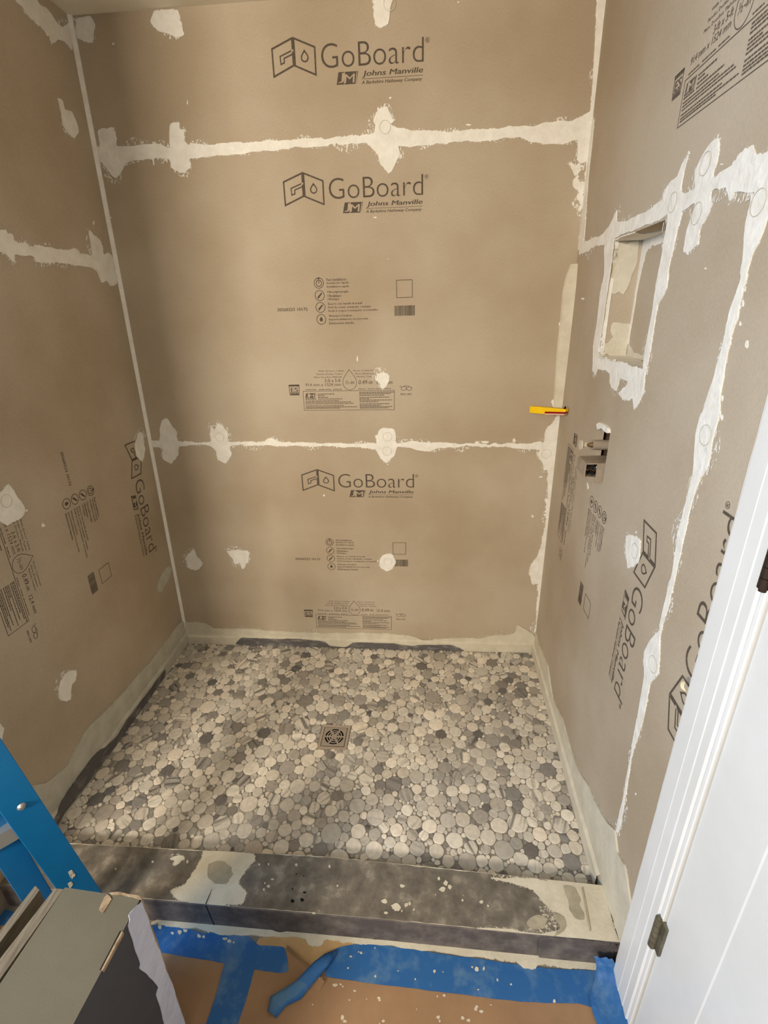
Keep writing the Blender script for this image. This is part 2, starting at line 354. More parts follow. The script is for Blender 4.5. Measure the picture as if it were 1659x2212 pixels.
# right-hand corner strips on the back wall
pb([(1290,0),(1312,-14),(1284,262),(1262,500),(1254,535),(1249,535),(1256,470),(1266,360),(1275,240),(1283,130)], amp=.03)
pb([(1232,358),(1255,352),(1260,390),(1256,450),(1250,458),(1250,420),(1243,400),(1247,380),(1236,372)], amp=.2, h=.0010)
pb([(1191,868),(1216,855),(1212,900),(1206,960),(1200,1006),(1193,1100),(1189,1132),(1183,1185),(1174,1255),(1163,1317),(1159,1366),
    (1155,1366),(1159,1318),(1161,1262),(1150,1260),(1142,1240),(1145,1225),(1158,1206),(1171,1169),(1179,1117),(1184,1031),(1182,1015),(1174,1016),(1171,1000),(1163,982),(1174,951),(1176,936),(1182,923),(1195,914),(1202,897)], amp=.08)
def cornerstrip(name, mt, x0px, depth_in, label):
    mb = MB()
    zs = [1.478, 1.44, 1.40, 1.32, 1.24, 1.16, 1.10, 1.06, 1.02]
    ws = [.016, .024, .027, .026, .026, .024, .022, .022, .014]
    for i in range(len(zs)-1):
        z0, z1, w0, w1 = zs[i], zs[i+1], ws[i], ws[i+1]
        for (n0, n1) in (((-w0, 0), (-w1, 0)),):
            A = [Vector((W-w0*1.35, 0, z0)), Vector((W-w0*1.2, -.007, z0)), Vector((W-.007, -w0*.9, z0)), Vector((W-.001, -w0, z0))]
            B = [Vector((W-w1*1.35, 0, z1)), Vector((W-w1*1.2, -.007, z1)), Vector((W-.007, -w1*.9, z1)), Vector((W-.001, -w1, z1))]
            mb.add(A + B, [(0,1,5,4),(1,2,6,5),(2,3,7,6)])
            if i == 0: mb.add([Vector((W,0,z0))]+A, [(0,1,2),(0,2,3),(0,3,4)])
    o = mb.build(name, mt, wall_back, smooth=False); o['label'] = label
cornerstrip('corner_strip', M['mortar'], 0, 0, 'thick cream compound filling the corner above the yellow tool')
# left corner bead
mb = MB()
mb.add([back(.0, .11, .0), back(.011, .11, .0), back(.011, .11, .003), back(.0, .11, .011), back(BL*ZC+.0, ZC, 0), back(BL*ZC+.010, ZC, 0), back(BL*ZC+.010, ZC, .003), back(BL*ZC, ZC, .010)],
       [(3,2,1,0),(4,5,6,7),(0,1,5,4),(1,2,6,5),(2,3,7,6),(3,0,4,7)])
mb.build('corner_bead', M['mud'], wall_back)
# bands where walls meet the pan
pb([(399,1345),(438,1345),(464,1357),(532,1357),(590,1362),(684,1366),(800,1366),(881,1371),(917,1383),(982,1377),(1033,1378),(1071,1371),(1109,1368),(1119,1350),(1134,1358),(1152,1368),(1156,1425),(1000,1420),(800,1412),(600,1402),(400,1392)], amp=.05, h=.004, m='mortar')

# left wall ---------------------------------------------------------
def pl(px, **k): return patch(left, pleft, px, wall_left, lim=(0.001, DL-.002, .038), **k)
pl([(-60,482),(0,495),(12,496),(16,507),(26,507),(30,521),(60,527),(99,534),(139,539),(163,539),(169,546),(197,549),(196,527),(192,499),(208,511),(219,527),(224,551),(234,545),(243,555),(252,611),(239,618),(229,607),(219,609),(209,585),(187,577),(155,571),(111,568),(97,569),(76,566),(72,557),(30,549),(28,565),(12,551),(0,545),(-60,540)], amp=.07)
pl([(15,-20),(60,30),(85,55),(105,80),(110,95),(125,85),(138,88),(155,110),(151,50),(135,58),(120,45),(100,20),(85,10),(66,-20)], amp=.08)
pl([(125,215),(135,218),(140,235),(155,242),(163,262),(168,285),(160,300),(148,292),(136,270),(133,245)], amp=.08)
pl([(299,935),(308,938),(310,958),(313,972),(306,994),(295,986),(290,961),(295,948)], amp=.07)
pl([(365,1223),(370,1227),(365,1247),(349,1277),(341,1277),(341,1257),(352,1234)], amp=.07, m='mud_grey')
pl([(19,1048),(53,1103),(48,1115),(30,1128),(15,1135),(-10,1115),(-10,1070)], amp=.07)
pl([(160,1450),(162,1470),(154,1476),(152,1509),(143,1515),(130,1511),(125,1490),(130,1470),(140,1455)], amp=.08)
pl([(-10,1560),(6,1575),(4,1600),(8,1625),(0,1650),(-10,1650)], amp=.08)
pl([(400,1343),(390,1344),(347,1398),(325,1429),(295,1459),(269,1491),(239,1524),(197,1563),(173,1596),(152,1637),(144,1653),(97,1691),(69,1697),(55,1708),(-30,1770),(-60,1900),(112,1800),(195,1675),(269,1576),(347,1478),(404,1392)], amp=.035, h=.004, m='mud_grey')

# right wall --------------------------------------------------------
def pr(px, **k): return patch(right, pright, px, wall_right, lim=(0.001, 1.13, .038), **k)
pr([(1255,523),(1265,521),(1302,507),(1316,490),(1334,453),(1332,479),(1358,475),(1400,455),(1433,433),(1437,410),(1452,391),(1465,382),(1475,357),(1489,334),(1479,372),(1473,408),(1481,420),(1502,406),(1503,372),(1519,334),(1538,311),(1553,300),(1553,338),(1543,380),(1585,357),(1608,328),(1631,313),(1631,332),(1657,328),(1720,290),(1720,420),
    (1672,430),(1653,490),(1644,515),(1627,553),(1615,594),(1606,632),(1595,680),(1583,720),(1558,850),(1556,895),(1540,958),(1531,1004),(1515,1033),(1497,1083),(1479,1160),(1468,1212),(1447,1302),(1431,1360),(1427,1378),(1424,1455),(1405,1477),(1393,1547),(1365,1639),(1353,1720),(1337,1800),
    (1332,1796),(1348,1720),(1362,1639),(1381,1532),(1393,1464),(1393,1409),(1411,1378),(1427,1360),(1426,1350),(1441,1291),(1454,1234),(1472,1128),(1490,1058),(1499,1026),(1504,940),(1511,913),(1522,884),(1533,850),(1570,720),(1576,680),(1585,651),(1602,604),(1601,590),(1608,556),(1612,490),(1623,437),(1627,418),(1589,414),(1581,431),(1572,406),(1540,414),(1538,433),(1541,439),(1524,475),(1513,499),(1509,528),(1488,551),(1479,541),(1486,499),(1494,475),(1502,442),(1475,458),(1464,499),(1454,547),(1445,585),(1441,623),(1424,657),(1419,679),(1410,733),(1400,787),(1395,809),(1391,841),(1384,865),(1371,885),(1367,863),(1350,865),(1339,848),(1358,826),(1341,818),(1332,846),(1319,826),(1319,807),(1293,794),(1287,809),(1281,800),(1283,744),(1291,690),(1298,631),(1306,592),(1308,527),(1289,531),(1271,542),(1252,549)
    ][:0] or [(1255,523),(1265,521),(1302,507),(1316,490),(1334,453),(1332,479),(1358,475),(1400,455),(1433,433),(1444,464),(1328,514),(1308,527),(1289,531),(1271,542),(1252,549)], amp=.05)
pr([(1433,433),(1437,410),(1452,391),(1465,382),(1475,357),(1489,334),(1479,372),(1473,408),(1481,420),(1502,406),(1503,372),(1519,334),(1538,311),(1553,300),(1553,338),(1543,380),(1585,357),(1608,328),(1631,313),(1631,332),(1657,328),(1720,290),(1720,400),
    (1672,430),(1627,418),(1589,414),(1581,431),(1572,406),(1540,414),(1538,433),(1541,439),(1524,475),(1513,499),(1509,528),(1488,551),(1479,541),(1486,499),(1494,475),(1502,442),(1475,458),(1444,464)], amp=.06)
pr([(1672,425),(1653,490),(1644,515),(1627,553),(1615,594),(1606,632),(1595,680),(1583,720),(1558,850),(1556,895),(1540,958),(1531,1004),(1515,1033),(1497,1083),(1479,1160),(1468,1212),(1447,1302),(1431,1360),(1427,1378),(1424,1455),(1405,1477),(1393,1547),(1365,1639),(1353,1720),(1337,1800),
    (1332,1796),(1348,1720),(1362,1639),(1381,1532),(1393,1464),(1393,1409),(1411,1378),(1427,1360),(1426,1350),(1441,1291),(1454,1234),(1472,1128),(1490,1058),(1499,1026),(1504,940),(1511,913),(1522,884),(1533,850),(1570,720),(1576,680),(1585,651),(1602,604),(1601,590),(1608,556),(1612,490),(1623,437),(1627,415)], amp=.035)
pr([(1475,450),(1464,499),(1454,547),(1445,585),(1441,623),(1424,657),(1419,679),(1410,733),(1400,787),(1395,809),(1389,806),(1392,780),(1446,462),(1444,455)], amp=.05)
pr([(1395,801),(1391,841),(1384,865),(1371,885),(1367,863),(1350,865),(1339,848),(1358,826),(1341,818),(1332,846),(1319,826),(1319,807),(1293,794),(1292,772)], amp=.08)
pr([(1328,512),(1308,527),(1306,592),(1298,631),(1291,690),(1283,744),(1281,800),(1287,809),(1292,792),(1293,765)], amp=.04)
pr([(1354,1160),(1377,1157),(1384,1172),(1381,1206),(1371,1224),(1357,1227),(1354,1194)], amp=.1)
pr([(1153,1352),(1164,1387),(1184,1436),(1195,1505),(1216,1551),(1236,1624),(1253,1667),(1271,1693),(1288,1731),(1314,1777),(1331,1794),(1337,1841),(1352,1870),(1365,1955),(1352,2060),(1335,2050),(1330,1990),(1306,1925),(1289,1905),(1253,1775),(1224,1665),(1178,1503),(1154,1428)], amp=.035, h=.004, m='mortar')
# strip along the corner on the right wall
pr([(1284,262),(1272,380),(1262,520),(1250,540),(1250,500),(1262,370),(1272,240)], amp=.02)
for q in ((1527,353),(1456,437),(1508,461),(1642,437),(1527,940),(1373,1190),(1413,1435)):
    ring(right, *pright(*q), .0165, wall_right)
for q in ((832,275),(842,8),(837,943),(836,974),(838,1213),(475,944),(1180,980)):
    ring(back, *pback(*q), .0165, wall_back)
ring(left, *pleft(12,1082), .0165, wall_left)
sub2 = ring(lambda a, b, h=0: nside(a, b, h-.001), .025, 1.262, .0165, wall_right)

# flecks of compound on the boards
def flecks(plane, conv, parent, pts, m='mud', name='compound_flecks', h=.0012):
    mb = MB(); rnd = random.Random(len(pts))
    for x, y, rx, ry in pts:
        poly = [conv(x + rx*math.cos(t)*(rnd.uniform(.55,1.2)), y + ry*math.sin(t)*(rnd.uniform(.55,1.2))) for t in [i*.6283 for i in range(10)]]
        mb.slab(plane, poly, 0, h)
    o = mb.build(name, M[m], parent); o['kind'] = 'stuff'; return o
flecks(back, pback, wall_back, [(405,222,1.5,6),(245,95,3,3),(843,212,3,3),(1012,270,6,2),(810,470,5,1.5),(772,775,1.5,8),(1150,1115,3,4),(700,1070,2,2),(1030,956,5,4),(1110,952,4,5),(838,560,1,1),(990,5,2,2),(1048,955,10,3),(240,470,2,2),(1180,1080,4,5),(1168,1030,4,2),(1176,1112,2,3),(1250,425,6,9),(1243,370,6,10),(1240,400,3,5),(1252,452,4,8),(1238,440,3,6),(1208,700,2,4)])
flecks(right, pright, wall_right, [(1489,330,2,5),(1480,350,2,7),(1375,1150,2,3),(1525,580,2,2),(1606,655,2,8),(1600,700,2,5),(1374,1715,2,3),(1614,744,3,12),(1561,860,3,6),(1560,900,3,8),(1270,1050,2,8),(1560,355,3,2),(1260,645,4,3)])
flecks(left, pleft, wall_left, [(202,482,1.5,5),(93,1135,4,5),(57,1103,2,3)])

# ------------------------------------------------------------------ printing on the boards (board metres: u along 1.524, v along .914)
_txt = {}
def text_geo(s, weight=0.0, res=3):
    k = (s, weight)
    if k in _txt: return _txt[k]
    cu = bpy.data.curves.new('t', 'FONT'); cu.body = s; cu.size = 1; cu.offset = weight; cu.resolution_u = res; cu.fill_mode = 'BOTH'
    ob = bpy.data.objects.new('t', cu); COL.objects.link(ob)
    bpy.context.view_layer.update()
    me = bpy.data.meshes.new_from_object(ob.evaluated_get(bpy.context.evaluated_depsgraph_get()))
    v = [(p.co.x, p.co.y) for p in me.vertices]; f = [tuple(p.vertices) for p in me.polygons]
    bpy.data.objects.remove(ob); bpy.data.curves.remove(cu); bpy.data.meshes.remove(me)
    _txt[k] = (v, f); return v, f
def put_text(mb, s, u0, u1, v0, v1, shear=0.0, weight=0.0, mi=0, h=0.0, slope=0.0, res=3):
    if weight > 0:
        d = weight*(v1-v0)*2.2
        for k in range(3): put_text(mb, s, u0 + d*(k-1)*.5, u1 + d*(k-1)*.5, v0, v1, shear, 0.0, mi, h + k*.00002, slope, res)
        return
    v, f = text_geo(s, weight, res)
    if not v: return
    xs = [p[0] for p in v]; ys = [p[1] for p in v]
    x0, x1, y0, y1 = min(xs), max(xs), min(ys), max(ys)
    vs = [(u0 + (x-x0)/(x1-x0)*(u1-u0) + shear*((y-y0)/(y1-y0))*(v1-v0), v0 + (y-y0)/(y1-y0)*(v1-v0) , h) for x, y in v]
    mb.add(vs, f, mi)
def stroke(mb, pts, w, closed=False, mi=0, h=0.0):
    """mitred outline of constant width"""
    P = [Vector(p) for p in pts]; n = len(P); V = []
    for i in range(n):
        a = P[i-1] if (closed or i > 0) else P[i]; b = P[(i+1) % n] if (closed or i < n-1) else P[i]
        d0 = (P[i]-a).normalized() if (P[i]-a).length > 0 else (b-P[i]).normalized()
        d1 = (b-P[i]).normalized() if (b-P[i]).length > 0 else d0
        n0 = Vector((-d0.y, d0.x)); n1 = Vector((-d1.y, d1.x)); m = (n0+n1)
        m = m.normalized() if m.length > 1e-6 else n0
        k = w/2/max(.35, m.dot(n0))
        V += [(P[i].x-m.x*k, P[i].y-m.y*k, h), (P[i].x+m.x*k, P[i].y+m.y*k, h)]
    mb.add(V, [(2*i, 2*((i+1) % n), 2*((i+1) % n)+1, 2*i+1) for i in range(n if closed else n-1)], mi)
def circ(cx, cy, rx, ry=None, n=28): 
    ry = ry or rx; return [(cx+rx*math.cos(6.28318*i/n), cy+ry*math.sin(6.28318*i/n)) for i in range(n)]
def fillp(mb, pts, mi=0, h=0.0): mb.add([(a, b, h) for a, b in pts], [tuple(range(len(pts)))], mi)
def dropshape(cx, cy, w, hgt):
    o = []
    for i in range(24):
        t = 6.28318*i/24; x = math.sin(t); y = -math.cos(t)
        k = 1 if y < 0 else (1 - y*y*.92)
        o.append((cx + x*w/2*k*(1.0), cy + (y*hgt*(.36 if y < 0 else .64))))
    return o
def jm(mb, u0, u1, v0, v1):
    s = (v1-v0)*.25; g = (u1-u0)*.04
    a = u0 + (u1-u0)*.36
    fillp(mb, [(u0,v0),(u1-s*1.0,v0),(u1,v1),(u0+s,v1)])
    put_text(mb, 'J', u0+(u1-u0)*.10, a-g, v0+(v1-v0)*.12, v0+(v1-v0)*.92, .15, .02, 1, .0004)
    put_text(mb, 'M', a, u1-(u1-u0)*.2, v0+(v1-v0)*.10, v0+(v1-v0)*.80, .15, .02, 1, .0004)
    stroke(mb, [(a-g*.3,v0),(a+s*.3,v1)], g*.8, mi=1, h=.0004); stroke(mb, [(u1-(u1-u0)*.13,v0+(v1-v0)*.0),(u1-(u1-u0)*.05,v1*.999)], g*.9, mi=1, h=.0004)
def mk_logo():
    mb = MB(); w = .0042
    stroke(mb, [(.612,.8027),(.6694,.8227),(.6688,.7643),(.6115,.7425)], w, True)
    stroke(mb, [(.6738,.8225),(.7308,.8007),(.7298,.741),(.6735,.7633)], w, True)
    stroke(mb, [(.6681,.797),(.6331,.7857),(.6338,.7685),(.6436,.7715),(.6439,.781),(.6674,.7886)], .0032)
    fillp(mb, [(.6655,.7975),(.6712,.7995),(.6712,.7945),(.6655,.7925)], 1, .0003)
    stroke(mb, dropshape(.7014,.7795,.0185,.0235), .0034, True)
    put_text(mb, 'GoBoard', .7472, 1.0275, .7535, .8065, 0, -.014, res=5)
    put_text(mb, '®', 1.0318, 1.0432, .7935, .8045)
    jm(mb, .7862, .8480, .7157, .7432)
    put_text(mb, 'Johns Manville', .8585, 1.0235, .7240+.0035, .7430, .30, .028)
    stroke(mb, [(.8570,.7252),(1.0260,.7252)], .0009)
    put_text(mb, 'A Berkshire Hathaway Company', .8555, 1.0215, .7115, .7215, .30, .008)
    return mb
def mk_features():
    mb = MB()
    rows = [('Fast installation','Instalación rápida','Installation rapide'), ('Ultra-lightweight','Ultraliviano','Ultraléger'),
            ('Easy to cut, handle & install','Fácil de cortar, manipular e instalar','Facile à couper, à manipuler et à installer'),
            ('Waterproof built-in','Impermeabilización incorporada','Entièrement étanche')]
    ends = [(.7857,.7934,.7944),(.7911,.7684,.761),(.8339,.8621,.8848),(.7985,.8509,.805)]
    tops = [.5395,.5030,.4680,.4318]; cy = [.5268,.4903,.4551,.419]
    for i in range(4):
        stroke(mb, circ(.6975, cy[i], .0150), .0018, True)
        for j in range(3):
            v1 = tops[i] - j*.0105
            put_text(mb, rows[i][j], .723, ends[i][j], v1-.0078, v1, 0, .012, res=1)
    stroke(mb, circ(.6975, .5262, .0088), .0022, True); fillp(mb, [(.6960,.526),(.6995,.526),(.6985,.533),(.6970,.533)]); fillp(mb, [(.694,.5375),(.701,.5375),(.700,.5425),(.695,.5425)])
    for c in (.4903, .4551):
        fillp(mb, [(.6900,c-.0085),(.6935,c-.0085),(.7050,c+.0040),(.7060,c+.0090),(.7015,c+.0070),(.6905,c-.0035)])
    fillp(mb, dropshape(.6975,.4180,.0105,.0150))
    return mb
def mk_date():
    mb = MB(); put_text(mb, '20260223 10172', .5537, .6545, .4467, .4560, 0, .02, res=2); return mb
def mk_codes():
    mb = MB()
    c = []
    stroke(mb, [(.9455,.5278),(.995,.5278),(.995,.4775),(.9455,.4775)], .0016, True)   # outlined square (code itself left out)
    rnd = random.Random(3); u = .9375
    while u < 1.001:
        w = rnd.choice([.0008,.0008,.0014,.0020]); fillp(mb, [(u,.4236),(u+w,.4236),(u+w,.4538),(u,.4538)]); u += w + rnd.choice([.0007,.0009,.0014])
    return mb
def mk_spec():
    mb = MB()
    L = [('Walls, Showers, Ceilings',.675,.762,.2582,.2522),('Paredes, Duchas, Techos',.668,.757,.2482,.2422),('Murs, Douches, Plafonds',.659,.7545,.2382,.2322),
         ('Floors, Countertops',.795,.868,.2575,.2515),('Pisos, Encimeras',.802,.865,.2477,.2417),('Planchers, Comptoirs',.8058,.8721,.2377,.2317)]
    for s,a,b,t,c in L: put_text(mb, s, a, b, c, t, 0, .008, res=1)
    put_text(mb, '3-ft x 5-ft', .694, .7498, .2185, .2292, .1, 0); put_text(mb, '914 mm x 1524 mm', .6262, .7492, .2052, .2155, .1, -.003)
    put_text(mb, '½-in', .7649, .7955, .2105, .2235, .12, 0); put_text(mb, '0.49-in', .8105, .858, .2100, .2235, .12, .004); put_text(mb, '12.4 mm', .873, .9265, .2090, .2215, .12, .004)
    stroke(mb, dropshape(.7806,.2160,.0475,.0680), .0014, True)
    stroke(mb, [(.6160,.1890),(.9333,.1880),(.9318,.1215),(.6150,.1232)], .0014, True)
    rnd = random.Random(5)
    def words(u0, u1, v, hh, mi=0):
        u = u0
        while u < u1 - .002:
            w = min(rnd.uniform(.003,.010), u1-u); fillp(mb, [(u,v),(u+w,v),(u+w,v+hh),(u,v+hh)], mi); u += w + .0014
    for a, b in ((.6249,.664),(.672,.716),(.722,.752),(.8088,.838),(.842,.864),(.868,.921)): words(a, b, .1930, .0020)
    for v, e in ((.1772,.7265),(.1720,.69),(.1660,.703),(.1602,.752)): words(.667, e, v, .0024)
    for v, e, a in ((.1543,.74,.622),(.1495,.782,.622),(.1445,.79,.622),(.1375,.757,.622),(.1325,.802,.622),(.1285,.742,.622)): words(a, e, v, .0022)
    for v, e in ((.1812,.932),(.1765,.92),(.1712,.898),(.1640,.918),(.1592,.846),(.1545,.925),(.1493,.878),(.1418,.915),(.1365,.886),(.1318,.927),(.1275,.912)): words(.812, e, v, .0024)
    jm(mb, .6222, .6610, .1650, .1818); words(.622,.660,.1605,.0026)
    # ES mark
    stroke(mb, [(.5685,.2105),(.6035,.2105),(.6025,.1845),(.5685,.1845)], .0018, True); fillp(mb, [(.568,.2115),(.604,.2115),(.604,.2055),(.568,.2055)])
    put_text(mb, 'ES', .5740, .5990, .1865, .2020, 0, .035); fillp(mb, [(.569,.1825),(.602,.1825),(.602,.1755),(.569,.1755)])
    put_text(mb, 'PMG-1439', .9545, .9920, .1712, .1775, 0, .02, res=1)
    stroke(mb, circ(.9650,.1940,.0095,.0065,18), .0014, True); stroke(mb, circ(.9835,.1930,.0090,.0060,18), .0014, True)
    put_text(mb, 'c', .9520, .9560, .1990, .2040); stroke(mb, [(.957,.1985),(.975,.2035),(.993,.196)], .0012)
    return mb
PRINT = {}
def print_on(plane_origin, ux, vx, nz, parent, kinds, label=None):
    mtx = Matrix(((ux.x, vx.x, nz.x, plane_origin.x), (ux.y, vx.y, nz.y, plane_origin.y), (ux.z, vx.z, nz.z, plane_origin.z), (0,0,0,1)))
    for k in kinds:
        if k not in PRINT:
            name, fn, m = {'logo': ('printed_logo', mk_logo, 'ink'), 'features': ('printed_feature_list', mk_features, 'ink'), 'date': ('printed_date_code', mk_date, 'ink'),
                        'codes': ('printed_barcode', mk_codes, 'ink'), 'spec': ('printed_specification', mk_spec, 'ink2')}[k]
            b = fn(); me = bpy.data.meshes.new(name); me.from_pydata(b.v, [], b.f); me.materials.append(M[m]); me.materials.append(M['board'])
            me.polygons.foreach_set('material_index', b.m)
            # relief of half a millimetre so the print sits just on the facer
            PRINT[k] = (name, me)
        name, me = PRINT[k]
        o = bpy.data.objects.new(name, me); COL.objects.link(o); o.parent = parent; o.matrix_world = mtx
ALLP = ('logo','features','date','codes','spec')
X, Z, NY = Vector((1,0,0)), Vector((0,0,1)), Vector((0,-1,0)); H = .0006
print_on(Vector((0,-H,.9214)), X, Z, NY, wall_back, ALLP)
print_on(Vector((-.028,-H,.0030)), X*1.0, Z, NY, wall_back, ALLP)
print_on(Vector((0,-H,1.230)), X, Z, NY, wall_back, ('logo',))
def on_side(plane, fu, parent, kinds, nsign):
    o = plane(*fu(0,0), H); u = (plane(*fu(1,0), H) - o).normalized(); v = (plane(*fu(0,1), H) - o); v = (v - u*u.dot(v)).normalized()
    n = u.cross(v); print_on(o, u, v, n, parent, kinds)
on_side(left, lambda u, v: (.894 - v, 1.573 - u), wall_left, ALLP, 1)
on_side(right, lambda u, v: (.027 + v, 1.574 - u), wall_right, ('logo','features','codes','spec'), 1)
on_side(right, lambda u, v: (1.816 - v, .056 + u), wall_right, ('logo',), 1)
on_side(right, lambda u, v: (u - .007, 1.522 + v), wall_right, ('spec',), 1)

# ------------------------------------------------------------------ shower floor
pan = empty('shower_floor', (W/2, -.45, 0), 'pebble mosaic shower floor in pale and dark grey stones around a square drain', 'shower floor')
XL = lambda y: .006
def xr(y): return right(-y, ZP).x - .006
YB = -.012
def yc(x): return -.876 - .0 * x if False else (-.883 + .006*math.sin(x*2.2) - max(0, (x-.75))*.034)
mb = MB(); mb.hexa([(0,-.93,0),(xr(-.93)+.004,-.93,0),(W,0,0),(0,0,0),(0,-.93,.0335),(xr(-.93)+.004,-.93,.0335),(W,0,.0335),(0,0,.0335)])
mb.build('mortar_bed', mat('grout_gap', (134,126,113), (180,172,156), scale=7, detail=3, lo=.5, hi=.62, rough=.9), pan)

DC = hz(722, 1590, .04)     # drain centre
DS = .0485                   # half size of the drain frame
drot = math.atan2(hz(756,1566,.04).y - hz(695,1563,.04).y, hz(756,1566,.04).x - hz(695,1563,.04).x)
def pebbles():
    rnd = np.random.RandomState(4)
    P = []; cell = .03; grid = {}
    def ok(x, y, r):
        if x - r*.85 < .008 or x + r*.85 > xr(y) - .002 or y + r*.85 > YB - .002 or y - r*.85 < -.905: return False
        dx, dy = abs(x-DC.x), abs(y-DC.y)
        if dx < DS + r*.85 and dy < DS + r*.85: return False
        i, j = int(x/cell), int(-y/cell)
        for a in range(i-2, i+3):
            for b in range(j-2, j+3):
                for k in grid.get((a, b), ()):
                    q = P[k]
                    if (q[0]-x)**2 + (q[1]-y)**2 < (q[2]+r)**2 * .93: return False
        return True
    radii = [.0265]*16 + [.0235]*50 + [.0205]*130 + [.0175]*260 + [.0148]*420 + [.0120]*600 + [.0095]*800 + [.007]*900 + [.0053]*1500 + [.0042]*1200
    for r0 in radii:
        r = r0 * rnd.uniform(.93, 1.07)
        for t in range(60 if r0 > .009 else 26):
            x = rnd.uniform(.005, 1.50); y = rnd.uniform(-.905, -.01)
            if ok(x, y, r):
                P.append((x, y, r)); grid.setdefault((int(x/cell), int(-y/cell)), []).append(len(P)-1); break
    A = np.array(P); n = 22
    ang = np.arange(n) * 2*math.pi/n
    V = []; F = []; UV = []; CO = []
    tones = [((222,212,194),.30),((204,195,179),.25),((186,178,164),.21),((163,156,145),.14),((136,130,122),.075),((110,106,101),.025)]
    cum = np.cumsum([t[1] for t in tones])
    for i, (x, y, r) in enumerate(P):
        d = A[:, :2] - (x, y); D2 = (d**2).sum(1); m = (D2 > 0) & (D2 < .075**2)
        dd = d[m]; D = np.sqrt(D2[m]); rj = A[m, 2]
        bis = (D2[m] + r*r - rj*rj) / (2*D)           # distance to power bisector
        ux = dd / D[:, None]
        sx = rnd.uniform(.95, 1.12); ecc = rnd.uniform(1.0, 1.32); ea = rnd.uniform(0, math.pi)
        rad = []
        for t in ang:
            c = ux[:, 0]*math.cos(t) + ux[:, 1]*math.sin(t)
            lim = np.where(c > .05, (bis-.0004)/np.maximum(c, .05), 9).min() if len(c) else 9
            e = r*1.13 * math.sqrt((math.cos(t-ea)*math.sqrt(ecc))**2 + (math.sin(t-ea)/math.sqrt(ecc))**2)
            ct, st = math.cos(t), math.sin(t)
            if ct < -1e-3: lim = min(lim, (x-.007)/-ct)
            if ct > 1e-3: lim = min(lim, (xr(y)-x)/ct)
            if st > 1e-3: lim = min(lim, (YB-y)/st)
            # drain
            for ax, ay in ((1,0),(-1,0),(0,1),(0,-1)):
                pass
            rad.append(max(min(e, lim), r*.4))
        rad = np.array(rad)
        for _ in range(1): rad = np.minimum(rad, (np.roll(rad,1)+2*rad+np.roll(rad,-1))/4*1.015)
        # keep off the drain
        for k, t in enumerate(ang):
            px_, py_ = x+rad[k]*math.cos(t), y+rad[k]*math.sin(t)
            if abs(px_-DC.x) < DS+.001 and abs(py_-DC.y) < DS+.001: rad[k] *= .8
        base = len(V); hz_ = ZP + rnd.uniform(-.0006, .0008); tx, ty = rnd.uniform(-.02, .02, 2)
        sa = rnd.uniform(0, math.pi); off = rnd.uniform(0, 50)
        tone = tones[int(np.searchsorted(cum, rnd.uniform(0, .999)))][0]
        jit = rnd.uniform(.96, 1.04); warm = rnd.uniform(-4, 5)
        tone = (min(255,tone[0]*jit+warm*.5), min(255,tone[1]*jit), max(0,min(255,tone[2]*jit-warm*.4)))
        stripe = rnd.choice([0, .15, .5, 1.0], p=[.42,.27,.17,.14])
        L = lin(tone)
        for k, (s, dz) in enumerate(((1.0, -.006), (1.0, -.0008), (.90, .0))):
            for j, t in enumerate(ang):
                lx, ly = rad[j]*s*math.cos(t), rad[j]*s*math.sin(t)
                V.append((x+lx, y+ly, hz_+dz+tx*lx+ty*ly))
                UV.append((lx*math.cos(sa)+ly*math.sin(sa)+off, -lx*math.sin(sa)+ly*math.cos(sa))); CO.append((L[0], L[1], L[2], stripe))
        V.append((x, y, hz_+.0002)); UV.append((off, 0)); CO.append((L[0], L[1], L[2], stripe))
        for k in range(2):
            for j in range(n):
                F.append((base+k*n+j, base+k*n+(j+1) % n, base+(k+1)*n+(j+1) % n, base+(k+1)*n+j))
        for j in range(n): F.append((base+2*n+j, base+2*n+(j+1) % n, base+3*n))
    me = bpy.data.meshes.new('pebble_mosaic'); me.from_pydata(V, [], F)
    a = me.attributes.new('stone', 'FLOAT_COLOR', 'POINT'); a.data.foreach_set('color', np.array(CO, dtype=np.float32).ravel())
    b = me.attributes.new('grain', 'FLOAT_VECTOR', 'POINT'); b.data.foreach_set('vector', np.array([(u, v, 0) for u, v in UV], dtype=np.float32).ravel())
    m = bpy.data.materials.new('striped_marble_pebble'); m.use_nodes = True; nt = m.node_tree; N = nt.nodes; Lk = nt.links
    bs = N['Principled BSDF']; bs.inputs['Roughness'].default_value = .5; bs.inputs['Specular IOR Level'].default_value = .35
    ca = N.new('ShaderNodeAttribute'); ca.attribute_name = 'stone'; ga = N.new('ShaderNodeAttribute'); ga.attribute_name = 'grain'
    mp = N.new('ShaderNodeMapping'); mp.inputs['Scale'].default_value = (62, 4, 1); Lk.new(ga.outputs['Vector'], mp.inputs[0])
    nz = N.new('ShaderNodeTexNoise'); nz.inputs['Scale'].default_value = 1; nz.inputs['Detail'].default_value = 3; Lk.new(mp.outputs[0], nz.inputs['Vector'])
    rp = N.new('ShaderNodeValToRGB'); rp.color_ramp.elements[0].position = .40; rp.color_ramp.elements[0].color = (.36,.36,.37,1)
    rp.color_ramp.elements[1].position = .52; rp.color_ramp.elements[1].color = (1.05,1.05,1.05,1)
    Lk.new(nz.outputs[0], rp.inputs[0])
    mx = N.new('ShaderNodeMix'); mx.data_type = 'RGBA'; mx.blend_type = 'MULTIPLY'
    Lk.new(ca.outputs['Alpha'], mx.inputs[0]); Lk.new(ca.outputs['Color'], mx.inputs[6]); Lk.new(rp.outputs[0], mx.inputs[7])
